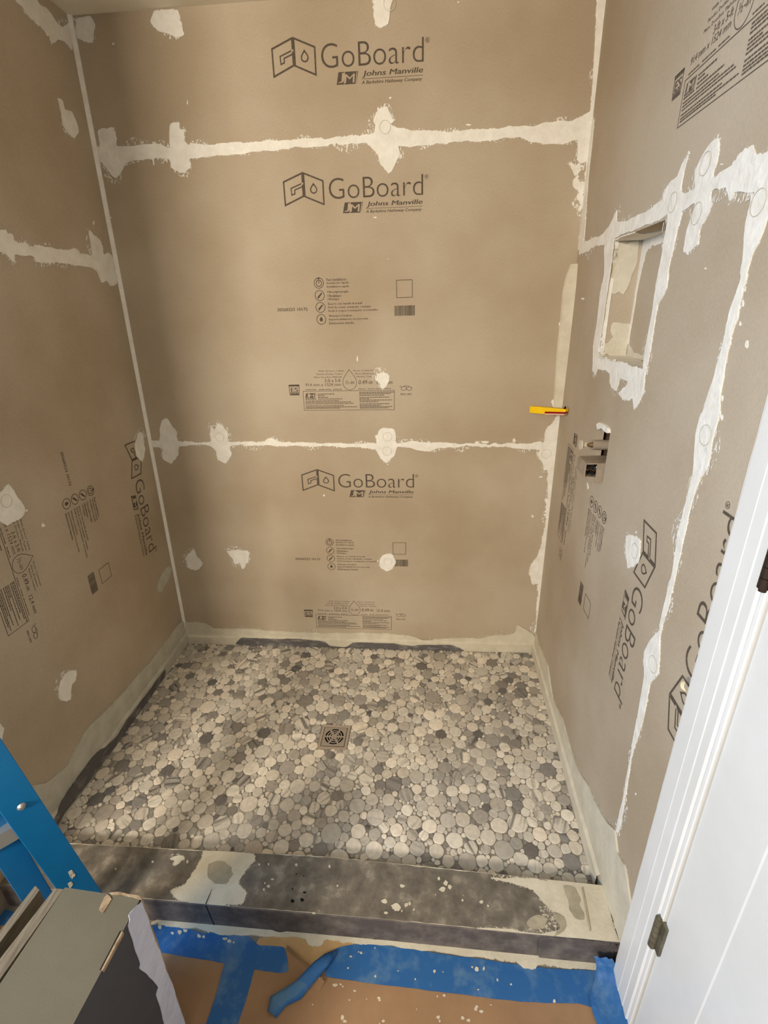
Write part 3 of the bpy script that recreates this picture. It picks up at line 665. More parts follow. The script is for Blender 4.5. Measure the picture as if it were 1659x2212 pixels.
    g = N.new('ShaderNodeNewGeometry'); n2 = N.new('ShaderNodeTexNoise'); n2.inputs['Scale'].default_value = 90; n2.inputs['Detail'].default_value = 6
    Lk.new(g.outputs['Position'], n2.inputs['Vector'])
    r2 = N.new('ShaderNodeValToRGB'); r2.color_ramp.elements[0].color = (.9,.9,.9,1); r2.color_ramp.elements[1].color = (1.06,1.06,1.06,1)
    r2.color_ramp.elements[0].position = .35; r2.color_ramp.elements[1].position = .65; Lk.new(n2.outputs[0], r2.inputs[0])
    m2 = N.new('ShaderNodeMix'); m2.data_type = 'RGBA'; m2.blend_type = 'MULTIPLY'; m2.inputs[0].default_value = 1
    Lk.new(mx.outputs[2], m2.inputs[6]); Lk.new(r2.outputs[0], m2.inputs[7]); Lk.new(m2.outputs[2], bs.inputs['Base Color'])
    me.materials.append(m); me.update()
    o = bpy.data.objects.new('pebble_mosaic', me); COL.objects.link(o); o.parent = pan; o.matrix_parent_inverse = Matrix.Translation(pan.location).inverted()
    print('PEBBLES', len(P))
pebbles()
# cove strips of the pan along the three walls
def cove(plane, a0, a1, zt, mt, t=.012, name='pan_flange', n=24, wob=.003):
    mb = MB(); rnd = random.Random(int(a0*100)+int(a1*77)); R_ = []
    for i in range(n+1):
        a = a0 + (a1-a0)*i/n; z = zt + rnd.uniform(-wob, wob)
        R_.append([plane(a, .030, t), plane(a, z-.004, t), plane(a, z, t*.6), plane(a, z+.002, .0045)])
    for i in range(n):
        for k in range(3): mb.add([R_[i][k], R_[i+1][k], R_[i+1][k+1], R_[i][k+1]], [(0,1,2,3)])
    return mb.build(name, mt, pan)
cove(back, .0, W, .075, M['mortar'])
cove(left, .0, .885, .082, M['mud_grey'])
cove(right, .0, .905, .082, M['mortar'])
def fl(plane, conv, px, m, h0, h1, amp=.05):
    poly = ragged([conv(*p) for p in px], amp, 3, int(px[0][0])); poly = [(a, max(b, .034)) for a, b in poly]
    mb = MB(); mb.slab(plane, poly, h0, h1); return mb.build('foam_strip', M[m], pan)
fl(back, pback, [(512,1387),(525,1374),(575,1376),(658,1377),(704,1383),(714,1391),(747,1394),(765,1384),(815,1385),(848,1386),(889,1391),(917,1389),(977,1390),(1002,1401),(990,1411),(947,1411),(780,1411),(600,1398)], 'foam', .004, .0135, .03)
fl(left, pleft, [(349,1446),(351,1456),(347,1478),(269,1575),(195,1675),(130,1758),(112,1790),(104,1780),(130,1728),(154,1693),(195,1637),(247,1587),(265,1556),(317,1489)], 'foam', .004, .0135, .03)

# drain -------------------------------------------------------------
drain = empty('floor_drain', (DC.x, DC.y, .03), 'square brushed steel drain with rings of curved slots in the pebble floor', 'drain')
cr, sr = math.cos(drot), math.sin(drot)
def dl(x, y, z): return (DC.x + x*cr - y*sr, DC.y + x*sr + y*cr, z)
mb = MB()
o1, i1 = DS, .0405
for (zo, zi) in ((ZP+.0022, ZP+.0015),):
    so = [(-o1,-o1),(o1,-o1),(o1,o1),(-o1,o1)]; si = [(-i1,-i1),(i1,-i1),(i1,i1),(-i1,i1)]
    vs = [dl(*p, zo) for p in so] + [dl(*p, zi) for p in si] + [dl(*p, .030) for p in so] + [dl(*p, .030) for p in si]
    mb.add(vs, [(i,(i+1)%4,4+(i+1)%4,4+i) for i in range(4)] + [(i,8+i,8+(i+1)%4,(i+1)%4) for i in range(4)] + [(4+i,4+(i+1)%4,12+(i+1)%4,12+i) for i in range(4)])
mb.build('drain_frame', M['steel_frame'], drain)
mb = MB(); vs = [dl(*p, .0337) for p in ((-i1,-i1),(i1,-i1),(i1,i1),(-i1,i1))]; mb.add(vs, [(0,1,2,3)]); mb.build('drain_shade_sheet', M['black'], drain)  # flat black sheet, its colour stands in for the shade below the slots
mb = MB(); n = 96; rr = [.0085, .0115, .0145, .0185, .0215, .0255, .0288, .0335, .0365]
radial = [0] + rr[1:] ; rings = [.0105, .0135, .0185, .0215, .0265, .0298]
rings = [.0105,.0148,.0182,.0228,.0262,.0318]
allr = [0.0] + rings + [.0350]
hw = .0385; zt = ZP + .0018
V = [dl(0,0,zt)]; 
for r in allr[1:]: V += [dl(r*math.cos(6.283185*i/n), r*math.sin(6.283185*i/n), zt) for i in range(n)]
for i in range(n):
    t = 6.283185*i/n; k = hw/max(abs(math.cos(t)), abs(math.sin(t))); V.append(dl(k*math.cos(t), k*math.sin(t), zt))
F = [(0, 1+i, 1+(i+1) % n) for i in range(n)]
for ri in range(len(allr)-1):
    for i in range(n):
        slotring = ri in (0+1-1+1-1+1,) # placeholder
        b0, b1 = 1+ri*n, 1+(ri+1)*n
        isslot = ri in (0, 2, 4)
        if isslot:
            ph = (i / n * 6 + (0 if ri != 2 else 0.0)) % 1.0
            wd_ = {0: .26, 2: .16, 4: .12}[ri]
            if wd_ < ph < 1 - wd_: continue
        F.append((b0+i, b0+(i+1) % n, b1+(i+1) % n, b1+i))
mb.add(V, F); g = mb.build('drain_grate', M['steel'], drain); s = g.modifiers.new('thick', 'SOLIDIFY'); s.thickness = .0005; s.offset = -1

# ------------------------------------------------------------------ curb
CT = .080
curb = empty('shower_curb', (.75, -.97, 0), 'grey foam shower curb smeared with cream mortar between pebble floor and brown paper', 'curb')
bk = [(0.0,-.902),(.078,-.905),(.40,-.903),(.786,-.899),(1.1,-.910),(1.474,-.926)]
ft = [(0.0,-1.014),(.20,-1.018),(.397,-1.023),(.949,-1.030),(1.2,-1.036),(1.462,-1.041)]
def seg(mb, z0, z1, f0=0, mi=0):
    for i in range(5):
        b0, b1, f_0, f_1 = bk[i], bk[i+1], ft[i], ft[i+1]
        pass
mb = MB()
for i in range(5):
    b0, b1, a0, a1 = bk[i], bk[i+1], ft[i], ft[i+1]
    mb.add([(*a0,0),(*a1,0),(*a1,CT-.002),(*a0,CT-.002)], [(0,1,2,3)], 1)
    mb.add([(*a0,CT-.002),(*a1,CT-.002),(a1[0],a1[1]+.002,CT),(a0[0],a0[1]+.002,CT)], [(0,1,2,3)], 1)
    mb.add([(a0[0],a0[1]+.002,CT),(a1[0],a1[1]+.002,CT),(*b1,CT),(*b0,CT)], [(0,1,2,3)], 0)
    mb.add([(*b0,CT),(*b1,CT),(*b1,0),(*b0,0)], [(0,1,2,3)], 0)
mb.add([(*bk[0],0),(*bk[0],CT),(*ft[0],CT),(*ft[0],0)], [(0,1,2,3)], 0); mb.add([(*bk[-1],0),(*bk[-1],CT),(*ft[-1],CT),(*ft[-1],0)], [(0,1,2,3)], 1)
mb.build('curb_body', [M['curb'], M['curb_front']], curb, recalc=True)
topc = flat(CT); 
def ct(x, y): q = hz(x, y, CT); return (q.x, q.y)
def cp(px, m='mortar', amp=.06, h=.0010, name='mortar_patch', clampy=True, label=None):
    poly = ragged([ct(*p) for p in px], amp, 3, int(px[0][0]))
    poly = [(min(a, 1.474 - (-.926-b)*.1 if False else 1.470), max(min(b, yback(a)), yfront(a))) for a, b in poly]
    _lift[0] = (_lift[0]+1) % 7
    mb = MB(); mb.slab(topc, poly, 0, h + _lift[0]*.0001)
    if m == 'mortar':
        f2 = [(min(a, 1.47), max(min(b, yback(a)), yfront(a))) for a, b in feather(poly, .022, len(px))]
        mb.slab(topc, f2, 0, .0005, 1)
    o = mb.build(name, [M[m], M['mortar_dry']], curb)
    if label: o['label'] = label
    return o
def interp(T, a):
    for i in range(len(T)-1):
        if a <= T[i+1][0] or i == len(T)-2:
            t = (a-T[i][0])/(T[i+1][0]-T[i][0]); return T[i][1] + t*(T[i+1][1]-T[i][1])
yback = lambda a: interp(bk, a) - .0005
yfront = lambda a: interp(ft, a) + .0015
cp([(440,1838),(432,1860),(415,1890),(398,1911),(368,1924),(372,1938),(408,1949),(445,1960),(482,1962),(489,1953),(526,1951),(533,1928),(516,1907),(530,1880),(550,1860),(548,1845)], 'mortar', label='cream mortar patch on left part of curb')
cp([(450,1868),(470,1862),(495,1870),(505,1890),(490,1910),(465,1908),(450,1895)], 'smear', h=.0022, name='mortar_smear')
cp([(368,1855),(392,1850),(398,1858),(388,1866),(380,1874),(372,1870),(374,1862)], 'mortar', .12)
def edge(T, w, off, h, name):
    mb = MB(); n = 90; rnd = random.Random(9)
    V = []
    for i in range(n+1):
        a = .02 + 1.44*i/n; y = interp(T, a) + off; k = w*rnd.uniform(.3, 1.3)*(1 + .8*math.sin(a*19))
        k = max(.0004, k)
        V += [(a, y, CT+h), (a, y + (k if off > 0 else -k), CT+h)]
    mb.add(V, [(2*i, 2*i+2, 2*i+3, 2*i+1) for i in range(n)]); mb.build(name, M['mortar'], curb, recalc=False)
edge(bk, .0013, -.0004, .0007, 'pale_edge_line'); edge(ft, .0008, .0022, .0006, 'pale_edge_line')  # thin uneven pale strips along the back and front top edges
cp([(1060,1896),(1082,1903),(1151,1921),(1172,1947),(1190,1968),(1210,1980),(1218,1995),(1205,2012),(1162,2016),(1100,2008),(1031,2004),(1031,2010),(1162,2028),(1338,2045),(1320,1980),(1312,1914),(1180,1900)], 'mortar', .05, label='cream mortar covering right end of curb')
cp([(1196,1972),(1215,1982),(1222,2000),(1210,2018),(1196,2024),(1208,2004),(1202,1988)], 'smear', .05, .0024, 'mortar_smear')
cp([(1216,1915),(1240,1920),(1254,1944),(1250,1956),(1262,1975),(1262,1988),(1245,1985),(1230,1965),(1228,1945),(1220,1930)], 'smear', .05, .0024, 'mortar_smear')
cp([(1140,1990),(1165,1975),(1185,1985),(1175,2002),(1150,2008)], 'smear', .08, .0006, 'mortar_smear')
cp([(1256,1918),(1259,1918),(1276,2012),(1273,2012)], 'smear', .01, .0026, 'mortar_smear')
def blobs(plane, conv, pts, parent, m, name='mortar_splash', h=.002, seed=0):
    mb = MB(); rnd = random.Random(seed)
    for x, y, r in pts:
        k0 = rnd.uniform(.6, 1.5)
        r *= .8; poly = [conv(x + r*k0*math.cos(t)*rnd.uniform(.7,1.2), y + r*math.sin(t)*rnd.uniform(.6,1.1)) for t in [i*.5712 for i in range(11)]]
        mb.slab(plane, ragged(poly, .015, 3, len(mb.v)), 0, h*.6 + len(mb.v)*.0000006)
    o = mb.build(name, M[m], parent); o['kind'] = 'stuff'; return o
blobs(topc, ct, [(869,1914,5),(831,1947,6),(855,1958,9),(858,1962,11),(963,1908,9),(972,1916,8),(955,1921,7),(1040,1949,5),(1054,1957,3),(999,1945,3),(894,1965,3),(941,1933,2),(885,1952,5),(878,1955,6),(868,1968,3),(572,1908,4),(580,1915,4),(570,1922,4),(588,1900,3),(830,1947,5),(833,1972,4),(729,1914,3),(678,1973,4),(560,1868,3),(580,1867,3),(640,1869,4),(712,1872,4),(330,1862,3),(250,1878,3),(405,1862,5),(948,1898,5),(690,1968,2),(1000,1935,2)], curb, 'mortar', seed=2)
blobs(topc, ct, [(632,1920,3),(658,1928,3),(632,1946,4.5),(653,1944,5),(640,1888,2),(656,1892,2)], curb, 'black', 'dark_spot', .0008, seed=4)
# crack in the curb and cut line on its front
mb = MB(); c0 = hz(445,1955,CT); c1 = hz(458,1922,CT)
mb.add([(c0.x-.0012,c0.y,CT+.0032),(c0.x+.0012,c0.y,CT+.0032),(c1.x+.0005,c1.y,CT+.0032),(c1.x-.0005,c1.y,CT+.0032)], [(0,1,2,3)])
fy = interp(ft, c0.x)
mb.add([(c0.x-.0012,fy-.0008,CT),(c0.x+.0012,fy-.0008,CT),(c0.x+.0085,fy-.0008,.002),(c0.x+.0065,fy-.0008,.002)], [(0,1,2,3)])
mb.build('crack', M['black'], curb, recalc=False)
# torn right end of the front sheet
mb = MB(); e = []
fr = lambda a, b, h=0: Vector((a, interp(ft, min(a,1.462)) - h, b))
mb.slab(fr, ragged([(1.30,.004),(1.30,CT-.004),(1.462,CT-.003),(1.4615,.062),(1.452,.052),(1.457,.034),(1.446,.026),(1.44,.006)], .05, 3, 5), .0005, .0035); mb.build('torn_sheet_end', M['curb_front'], curb)
# right part: cream filling above the joint at the wall
# mortar squeezed out at the foot
def ff(x, y, z=.002): q = hz(x, y, z); return (q.x, q.y)
mb = MB(); mb.slab(flat(0.0), ragged([ff(326,1996),ff(420,2006),ff(470,2018),ff(540,2022),ff(600,2024),ff(660,2030),ff(668,2044),ff(690,2042),ff(700,2032),ff(740,2036),ff(800,2040),ff(940,2056),ff(1060,2071),ff(1115,2078),ff(1130,2091),ff(1158,2094),ff(1172,2086),ff(1290,2096),(1.45,-1.04),(.95,-1.029),(.40,-1.021)], .06, 3, 4), .0, .004)
o = mb.build('mortar_bead', M['mortar'], curb)

# ------------------------------------------------------------------ floor coverings outside the shower
floor_z = .0012
sheet = MB(); sheet.slab(flat(0), [(.015,-1.045),(.15,-1.045),(.5,-1.05),(1.44,-1.075),(1.42,-2.4),(.02,-2.4)], .0004, floor_z)
s = sheet.build('floor_paper', M['paper']); tag(s, 'brown protective paper sheet covering the floor in front of the curb', 'paper')
s2 = MB(); s2.slab(flat(0), [ff(600,2020),ff(560,2026),ff(540,2060),ff(617,2058),ff(640,2078),ff(668,2096),ff(720,2070),ff(800,2060),ff(800,2030)], .0010, .0016)
tag(s2.build('paper_scrap', M['paper_pale']), 'pale brown paper scrap showing between the two tape strips at the curb', 'paper')
s3 = MB()
A = [ff(617,2051), ff(698,2128), ff(690,2140), ff(631,2122)]
s3.add([(*A[0],.003),(*A[1],.004),(*A[2],.0016),(*A[3],.0016), (A[0][0]+.004,A[0][1]+.003,.014), (A[1][0]+.004,A[1][1]+.003,.010)], [(0,1,2,3),(0,4,5,1)])
tag(s3.build('torn_paper_flap', M['paper'], recalc=False), 'small torn paper flap standing up under the loose tape end', 'paper')
def tape(px, label, z=.0024, t=.0006, m='tape', amp=.015, name='tape_strip', seed=None):
    poly = ragged([ff(*p) for p in px], amp, 2, seed or int(px[0][0]))
    poly = [(a, min(b, interp(ft, a) - .0015)) for a, b in poly]
    mb = MB(); mb.slab(flat(0), poly, z-t, z); o = mb.build(name, M[m]); return tag(o, label, 'tape')
tape([(-60,1950),(40,1972),(120,1985),(330,1998),(400,2003),(440,2016),(500,2012),(536,2022),(560,2042),(614,2046),(621,2098),(548,2094),(486,2081),(344,2057),(150,2030),(100,2015),(0,1998),(-80,1985)], 'blue painter\'s tape strip along the left part of the curb foot', .0020)
tape([(516,2036),(560,2043),(556,2070),(550,2094),(534,2150),(514,2212),(480,2320),(405,2320),(445,2212),(466,2150),(486,2081),(500,2060)], 'blue painter\'s tape strip running away from the curb beside the box', .0026, .0006)
tape([(722,2052),(745,2044),(773,2039),(860,2046),(937,2059),(1050,2074),(1111,2083),(1180,2092),(1292,2098),(1300,2100),(1310,2180),(1252,2169),(1125,2164),(945,2142),(800,2124),(702,2108),(705,2090)], 'long blue painter\'s tape strip spotted with mortar along the right part of the curb foot', .0030)
# bunched tape climbing the corner at the door casing
mb = MB()
rows_ = [((1283,2068),.058,(1322,2072),.066),((1288,2090),.020,(1336,2096),.036),((1284,2120),.006,(1344,2130),.026),((1272,2150),.004,(1352,2165),.018),((1280,2190),.004,(1366,2212),.012),((1300,2240),.004,(1385,2270),.010),((1330,2300),.004,(1410,2330),.008)]
V = []
for i, (p, za, q, zb) in enumerate(rows_):
    a, b = hz(*p, za), hz(*q, zb)
    for k in range(7):
        t = k/6; x = a.x*(1-t)+b.x*t; y = a.y*(1-t)+b.y*t; z = za*(1-t)+zb*t + .004*math.sin(k*2.1+i*1.3)*(1 if 0<k<6 else 0) + .003
        lim = interp(ft, min(x,1.46)) - .005; y = min(y, lim) if z < CT else y
        V.append((min(x, right(-y, z).x - .003), y, z))
mb.add(V, [(i*7+k, i*7+k+1, (i+1)*7+k+1, (i+1)*7+k) for i in range(len(rows_)-1) for k in range(6)])
o = mb.build('tape_strip', M['tape'], smooth=True); m_ = o.modifiers.new('t', 'SOLIDIFY'); m_.thickness = .0006
tag(o, 'wrinkled blue tape bunched up against the curb end and white door casing', 'tape')
# loose curled tape
mb = MB()
Lc = [((722,2052),.006),((702,2060),.016),((680,2076),.020),((660,2096),.020),((640,2118),.018),((605,2140),.016),((584,2152),.014),((578,2184),.010)]
Rc = [((727,2060),.010),((712,2084),.012),((704,2092),.020),((690,2110),.010),((672,2130),.008),((650,2158),.006),((617,2174),.005),((597,2199),.004)]
V = []
for (p, za), (q, zb) in zip(Lc, Rc):
    a, b = hz(*p, za), hz(*q, zb)
    for k in range(5):
        t = k/4; V.append((a.x*(1-t)+b.x*t, a.y*(1-t)+b.y*t, za*(1-t)+zb*t + .003*math.sin(t*math.pi)))
mb.add(V, [(i*5+k, i*5+k+1, (i+1)*5+k+1, (i+1)*5+k) for i in range(7) for k in range(4)])
nf = len(mb.f); mb.m = [1 if i >= 16 and (i % 4) < 3 else 0 for i in range(nf)]
o = mb.build('loose_tape_end', [M['tape'], M['tape_dusty']], smooth=True); m_ = o.modifiers.new('t', 'SOLIDIFY'); m_.thickness = .0005
tag(o, 'loose curled end of blue tape peeling off the brown paper', 'tape')
# mortar crumbs on tape and paper
def crumbs(pts, z, label, name='mortar_crumbs', m='mortar', seed=1):
    mb = MB(); rnd = random.Random(seed)
    for x, y, r in pts:
        k0 = rnd.uniform(.6,1.4); r *= .75
        mb.slab(flat(0), ragged([ff(x + r*k0*math.cos(t)*rnd.uniform(.6,1.2), y + r*math.sin(t)*rnd.uniform(.6,1.2)) for t in [i*.6981 for i in range(9)]], .015, 3, len(mb.v)), z, z+.0009+len(mb.v)*.0000006)
    o = mb.build(name, M[m]); tag(o, label, 'mortar', kind='stuff'); return o
crumbs([(938,2099,6),(1074,2117,6),(957,2100,2),(897,2116,3),(811,2110,4),(1033,2138,3),(1197,2163,5),(780,2059,4),(775,2057,3),(758,2067,3),(752,2092,3),(810,2048,2),(1020,2090,3),(1030,2094,8),(1045,2093,6),(1104,2127,3),(860,2098,2),(598,2172,3)], .0030, 'cream mortar crumbs dropped on the right tape strip')
crumbs([(724,2128,6),(740,2130,4),(766,2140,4),(740,2198,8),(745,2206,5),(820,2210,4),(828,2205,3),(818,2155,4),(1028,2180,7),(1040,2184,6),(1030,2174,5),(947,2197,6),(950,2205,4),(1000,2199,6),(1012,2204,5),(736,2126,3),(755,2160,3),(820,2160,3),(695,2112,3),(1060,2170,3),(792,2158,2),(675,2170,2),(900,2180,2),(960,2150,3),(945,2152,3)], floor_z, 'cream mortar crumbs scattered on the brown paper', seed=6)
crumbs([(388,2013,8),(400,2010,6),(430,2022,7),(440,2024,5),(450,2014,5),(486,2028,6),(495,2033,4),(345,2002,8),(372,2016,4),(505,2036,3)], .0020, 'flat cream mortar crumbs on the left tape strip', seed=8)

# ------------------------------------------------------------------ valve
vx = right(.46, 1.0, 0)
valve = empty('shower_valve', (vx.x, vx.y, .95), 'metal shower valve with round stem sticking out of the hole in the right wall', 'valve')
def rp(a, b, h): return right(a, b, h)
mb = MB(); mb.tube(rp(.462,1.036,-.09), rp(.462,1.036,.024), .0125); mb.build('cartridge', M['valvegrey'], valve, smooth=False, bevel=.001)
mb = MB(); mb.tube(rp(.462,1.036,.022), rp(.462,1.036,.0335), .0075, .005); mb.tube(rp(.462,1.036,.0335), rp(.462,1.036,.040), .0035, .0028); mb.build('stem', M['brass'], valve)
mb = MB(); mb.tube(rp(.462,1.036,.040), rp(.462,1.036,.052), .007, .007); mb.tube(rp(.462,1.036,.050), rp(.462,1.036,.054), .0125); mb.build('stem_cap', M['clear'], valve)
mb = MB()
def hx(a0,a1,b0,b1,h0,h1,b0f=None,b1f=None):
    b0f = b0 if b0f is None else b0f; b1f = b1 if b1f is None else b1f
    mb.hexa([rp(a0,b0,h0),rp(a1,b0,h0),rp(a1,b0f,h1),rp(a0,b0f,h1),rp(a0,b1,h0),rp(a1,b1,h0),rp(a1,b1f,h1),rp(a0,b1f,h1)])
hx(.432,.502,.948,.952,-.08,.040,b0f=.962,b1f=.966)      # lower shell
hx(.432,.500,.998,1.001,-.08,.044,b0f=.996,b1f=.999)    # upper shell
hx(.4985,.5022,.9475,.998,-.08,.018)                        # near cheek (solid part)
hx(.432,.435,.960,.998,-.08,.040)
hx(.435,.502,.964,.998,.044,.048,b0f=.966,b1f=.996)
mb.build('valve_guard', M['valvegrey'], valve)
mb = MB(); mb.tube(rp(.468,.980,-.05), rp(.468,.980,.034), .012, n=24); mb.build('valve_outlet', M['chrome'], valve, smooth=True)
mb = MB(); mb.tube(rp(.486,.990,.028), rp(.498,.990,.028), .005); mb.tube(rp(.486,.972,.026), rp(.498,.972,.026), .0042); mb.build('port', M['black'], valve)
mb = MB(); hx(.44,.49,1.010,1.062,-.085,-.040); mb.build('valve_body', M['brass'], valve)
# broken board flap with compound at the top of the opening
mb = MB(); mb.slab(right, ragged([pright(1293,917),pright(1300,913),pright(1308,915),pright(1319,925),pright(1320,936),pright(1314,934),pright(1305,926),pright(1296,928)], .05, 2, 2), .0, .007); mb.build('joint_compound', M['mud'], wall_right)

# ------------------------------------------------------------------ yellow tool in the corner
p0, p1 = Vector((1.393,-.022,1.0445)), Vector((1.482,-.122,1.0545))
tool = empty('utility_tool', ((p0.x+p1.x)/2, (p0.y+p1.y)/2, 1.036), 'small yellow plastic tool with dark red stripe wedged across the right corner', 'tool')
d = (p1-p0).normalized(); nn = d.cross(Vector((0,0,1))).normalized()
if nn.dot(CAM-p0) < 0: nn = -nn
up = Vector((0,0,1))
def bar(mb, s0, s1, zb0, zt0, zb1, zt1, n0, n1, mi=0):
    a, b = p0 + (p1-p0)*s0, p0 + (p1-p0)*s1
    mb.hexa([a+nn*n0+up*zb0, b+nn*n0+up*zb1, b+nn*n1+up*zb1, a+nn*n1+up*zb0, a+nn*n0+up*zt0, b+nn*n0+up*zt1, b+nn*n1+up*zt1, a+nn*n1+up*zt0], mi)
mb = MB(); bar(mb, 0, .45, -.0115, .0105, -.0125, .0095, -.009, .009); bar(mb, .45, 1.0, -.004, .0095, -.001, .0080, -.009, .009); mb.build('tool_body', M['yellow'], tool, bevel=.0015)
mb = MB(); bar(mb, .45, .98, -.0095, -.0042, -.0065, -.0012, -.0085, .0095); mb.build('red_stripe', M['red'], tool)
mb = MB(); bar(mb, .45, .97, -.0135, -.0096, -.0105, -.0066, -.008, .0085); mb.build('pale_grip_edge', M['pink'], tool)
mb = MB(); a = p0+(p1-p0)*.94; mb.hexa([a+d*-.004+up*.008, a+d*.004+up*.008, a+d*.004+up*.008+nn*.004, a-d*.004+up*.008+nn*.004, a+d*.000+up*.016, a+d*.003+up*.016, a+d*.003+up*.016+nn*.002, a+up*.016+nn*.002]); mb.build('slider', M['black'], tool)

# ------------------------------------------------------------------ door at the right
CA0, CA1 = 1.064, 1.150
casing = MB()
prof = [(CA0,0),(CA0,.0150),(CA0+.003,.0165),(CA0+.034,.0165),(CA0+.0355,.0158),(CA0+.056,.0150),(CA0+.058,.0138),(CA0+.074,.0134),(CA0+.0765,.0100),(CA0+.0800,.0108),(CA0+.0845,.0100),(CA1,.0085),(CA1,-.03)]
for i in range(len(prof)-1):
    (a0,h0),(a1,h1) = prof[i], prof[i+1]
    casing.add([right(a0,0,h0), right(a1,0,h1), right(a1,2.08,h1), right(a0,2.08,h0)], [(0,1,2,3)])
cs = casing.build('trim_1', M['paint'], recalc=False); cs['kind'] = 'structure'
# ragged compound and paint along the casing edge
mb = MB(); mb.slab(right, ragged([(CA0-.002,.06),(CA0-.0025,.9),(CA0-.002,1.5),(CA0+.003,1.5),(CA0+.003,.06)], .012, 5, 3), 0, .0145); mb.build('caulk_line', M['paint'], cs)
mb = MB()
for k in range(2):
    pts = [right(1.053 + .004*k + .006*math.sin(t*3.1), .800 + .007*math.cos(t*3.1)+.002*k, .020 + .004*math.sin(t*5)) for t in [i/12 for i in range(13)]]
    for i in range(12): mb.tube(pts[i], pts[i+1], .0016, n=8)
mb.build('caulk_curl', M['caulk'], cs)
# door slab with raised stiles and sunk panel
DH = 0.004
door = MB()
z0, z1 = .012, 2.05; d0, d1 = 1.153, 1.95
P1 = (1.262, 1.272)                                       # moulding of the panel
def dq(a0,h0,a1,h1,b0,b1,c0=None,c1=None): door.add([right(a0,b0,h0), right(a1,c0 if c0 is not None else b0,h1), right(a1,c1 if c1 is not None else b1,h1), right(a0,b1,h0)], [(0,1,2,3)])
pa0, pa1, pz0, pz1 = 1.268, 1.84, .20, .95
pz2, pz3 = 1.10, 1.92
grid_a = [d0, pa0, pa1, d1]
for (b0, b1, pan_) in ((z0,pz0,0),(pz0,pz1,1),(pz1,pz2,0),(pz2,pz3,1),(pz3,z1,0)):
    for j in range(3):
        if pan_ and j == 1:
            m1 = .014; m2 = .030; m3 = .045
            A0, A1, B0, B1 = pa0, pa1, b0, b1
            loops = [(0, DH), (.003, DH-.0010), (.008, DH-.0010), (.060, DH-.0004)]
            for (x, h), (y, g2) in zip(loops, loops[1:]):
                o_ = [(A0+x,B0+x),(A1-x,B0+x),(A1-x,B1-x),(A0+x,B1-x)]; i_ = [(A0+y,B0+y),(A1-y,B0+y),(A1-y,B1-y),(A0+y,B1-y)]
                for k in range(4):
                    door.add([right(*o_[k],h), right(*o_[(k+1)%4],h), right(*i_[(k+1)%4],g2), right(*i_[k],g2)], [(0,1,2,3)])
            x, h = loops[-1]; door.add([right(A0+x,B0+x,h), right(A1-x,B0+x,h), right(A1-x,B1-x,h), right(A0+x,B1-x,h)], [(0,1,2,3)])
        else:
            door.add([right(grid_a[j],b0,DH), right(grid_a[j+1],b0,DH), right(grid_a[j+1],b1,DH), right(grid_a[j],b1,DH)], [(0,1,2,3)])
door.add([right(d0,z0,DH-.002), right(d0,z1,DH-.002), right(d0,z1,-.035), right(d0,z0,-.035)], [(0,1,2,3)])
door.add([right(d0,z0,-.035), right(d0,z1,-.035), right(d1,z1,-.035), right(d1,z0,-.035)], [(0,1,2,3)])
dr = door.build('door_1', M['paint'], recalc=False); dr['kind'] = 'structure'
mb = MB(); wslab(right, CA1, d0+.02, 0, 2.1, -.10, -.04, mb); jb = mb.build('trim_2', M['paint']); jb['kind'] = 'structure'
mb = MB(); wslab(right, d1+.003, 2.0, 0, ZC, -.10, .0, mb); wslab(right, CA1, 2.0, 2.055, ZC, -.10, .0, mb); jb = mb.build('trim_3', M['paint']); jb['kind'] = 'structure'
# seal behind the casing
mb = MB(); wslab(right, 1.1455, 2.0, 0, ZC, -.13, -.105, mb); jb = mb.build('wall_right_behind_door', M['roomwall']); jb['kind'] = 'structure'
def hinge(zlo, zhi, mk, label):
    b = right(1.149, zlo, .010)
    h = MB(); n = 5
    hg = None
    for k in range(n):
        za = zlo + (zhi-zlo)*k/n + .0006; zb = zlo + (zhi-zlo)*(k+1)/n - .0006
        h.tube(right(1.146,za,.0125), right(1.146,zb,.0125), .0068, n=18)
    h.tube(right(1.146,zlo-.004,.0125), right(1.146,zhi+.004,.0125), .0045, n=14)
    o = h.build('hinge', M[mk], dr, smooth=False)
    l = MB(); wslab(right, 1.1475, 1.163, zlo, zhi, DH, DH+.0055, l); l.build('hinge_leaf', M[mk], o)
    o['label'] = label
hinge(.287, .366, 'hinge', 'worn metal hinge with paint on its pin')
hinge(1.035, 1.110, 'hinge_dark', 'dark hinge at right edge of view')

# ------------------------------------------------------------------ ladder
lad = empty('stepladder', (.30, -1.10, 0), 'bright blue ladder with riveted side rail standing behind the cardboard box', 'ladder')
def rail(p, q, w, dep, name, wall=.004):
    p, q = Vector(p), Vector(q); ax = (q-p).normalized()
    toC = (CAM - (p+q)/2); toC = (toC - ax*ax.dot(toC)).normalized(); side = ax.cross(toC).normalized()
    mb = MB()
    def bx(s0, s1, t0, t1):
        c = [side*s0+toC*t0, side*s1+toC*t0, side*s1+toC*t1, side*s0+toC*t1]
        mb.hexa([p+x for x in c] + [q+x for x in c])
    bx(-w/2, w/2, -wall, 0); bx(-w/2, -w/2+wall, -dep, -wall); bx(w/2-wall, w/2, -dep, -wall)
    return mb.build(name, M['blue'], lad, bevel=.0012), side, toC, ax
def at(x, y, z): q = hz(x, y, z); return Vector((q.x, q.y, z))
ra, rb = at(232, 2010, .05), at(0, 1675, .60)
dirr = (rb-ra)
foot = ra - dirr * (ra.z/dirr.z)
foot = Vector((foot.x, foot.y, .001))
r1, side, toC, ax = rail(foot, ra + dirr*1.5, .056, .030, 'side_rail')
rc, rd_ = at(104, 1975, .18), at(-20, 1775, .50)
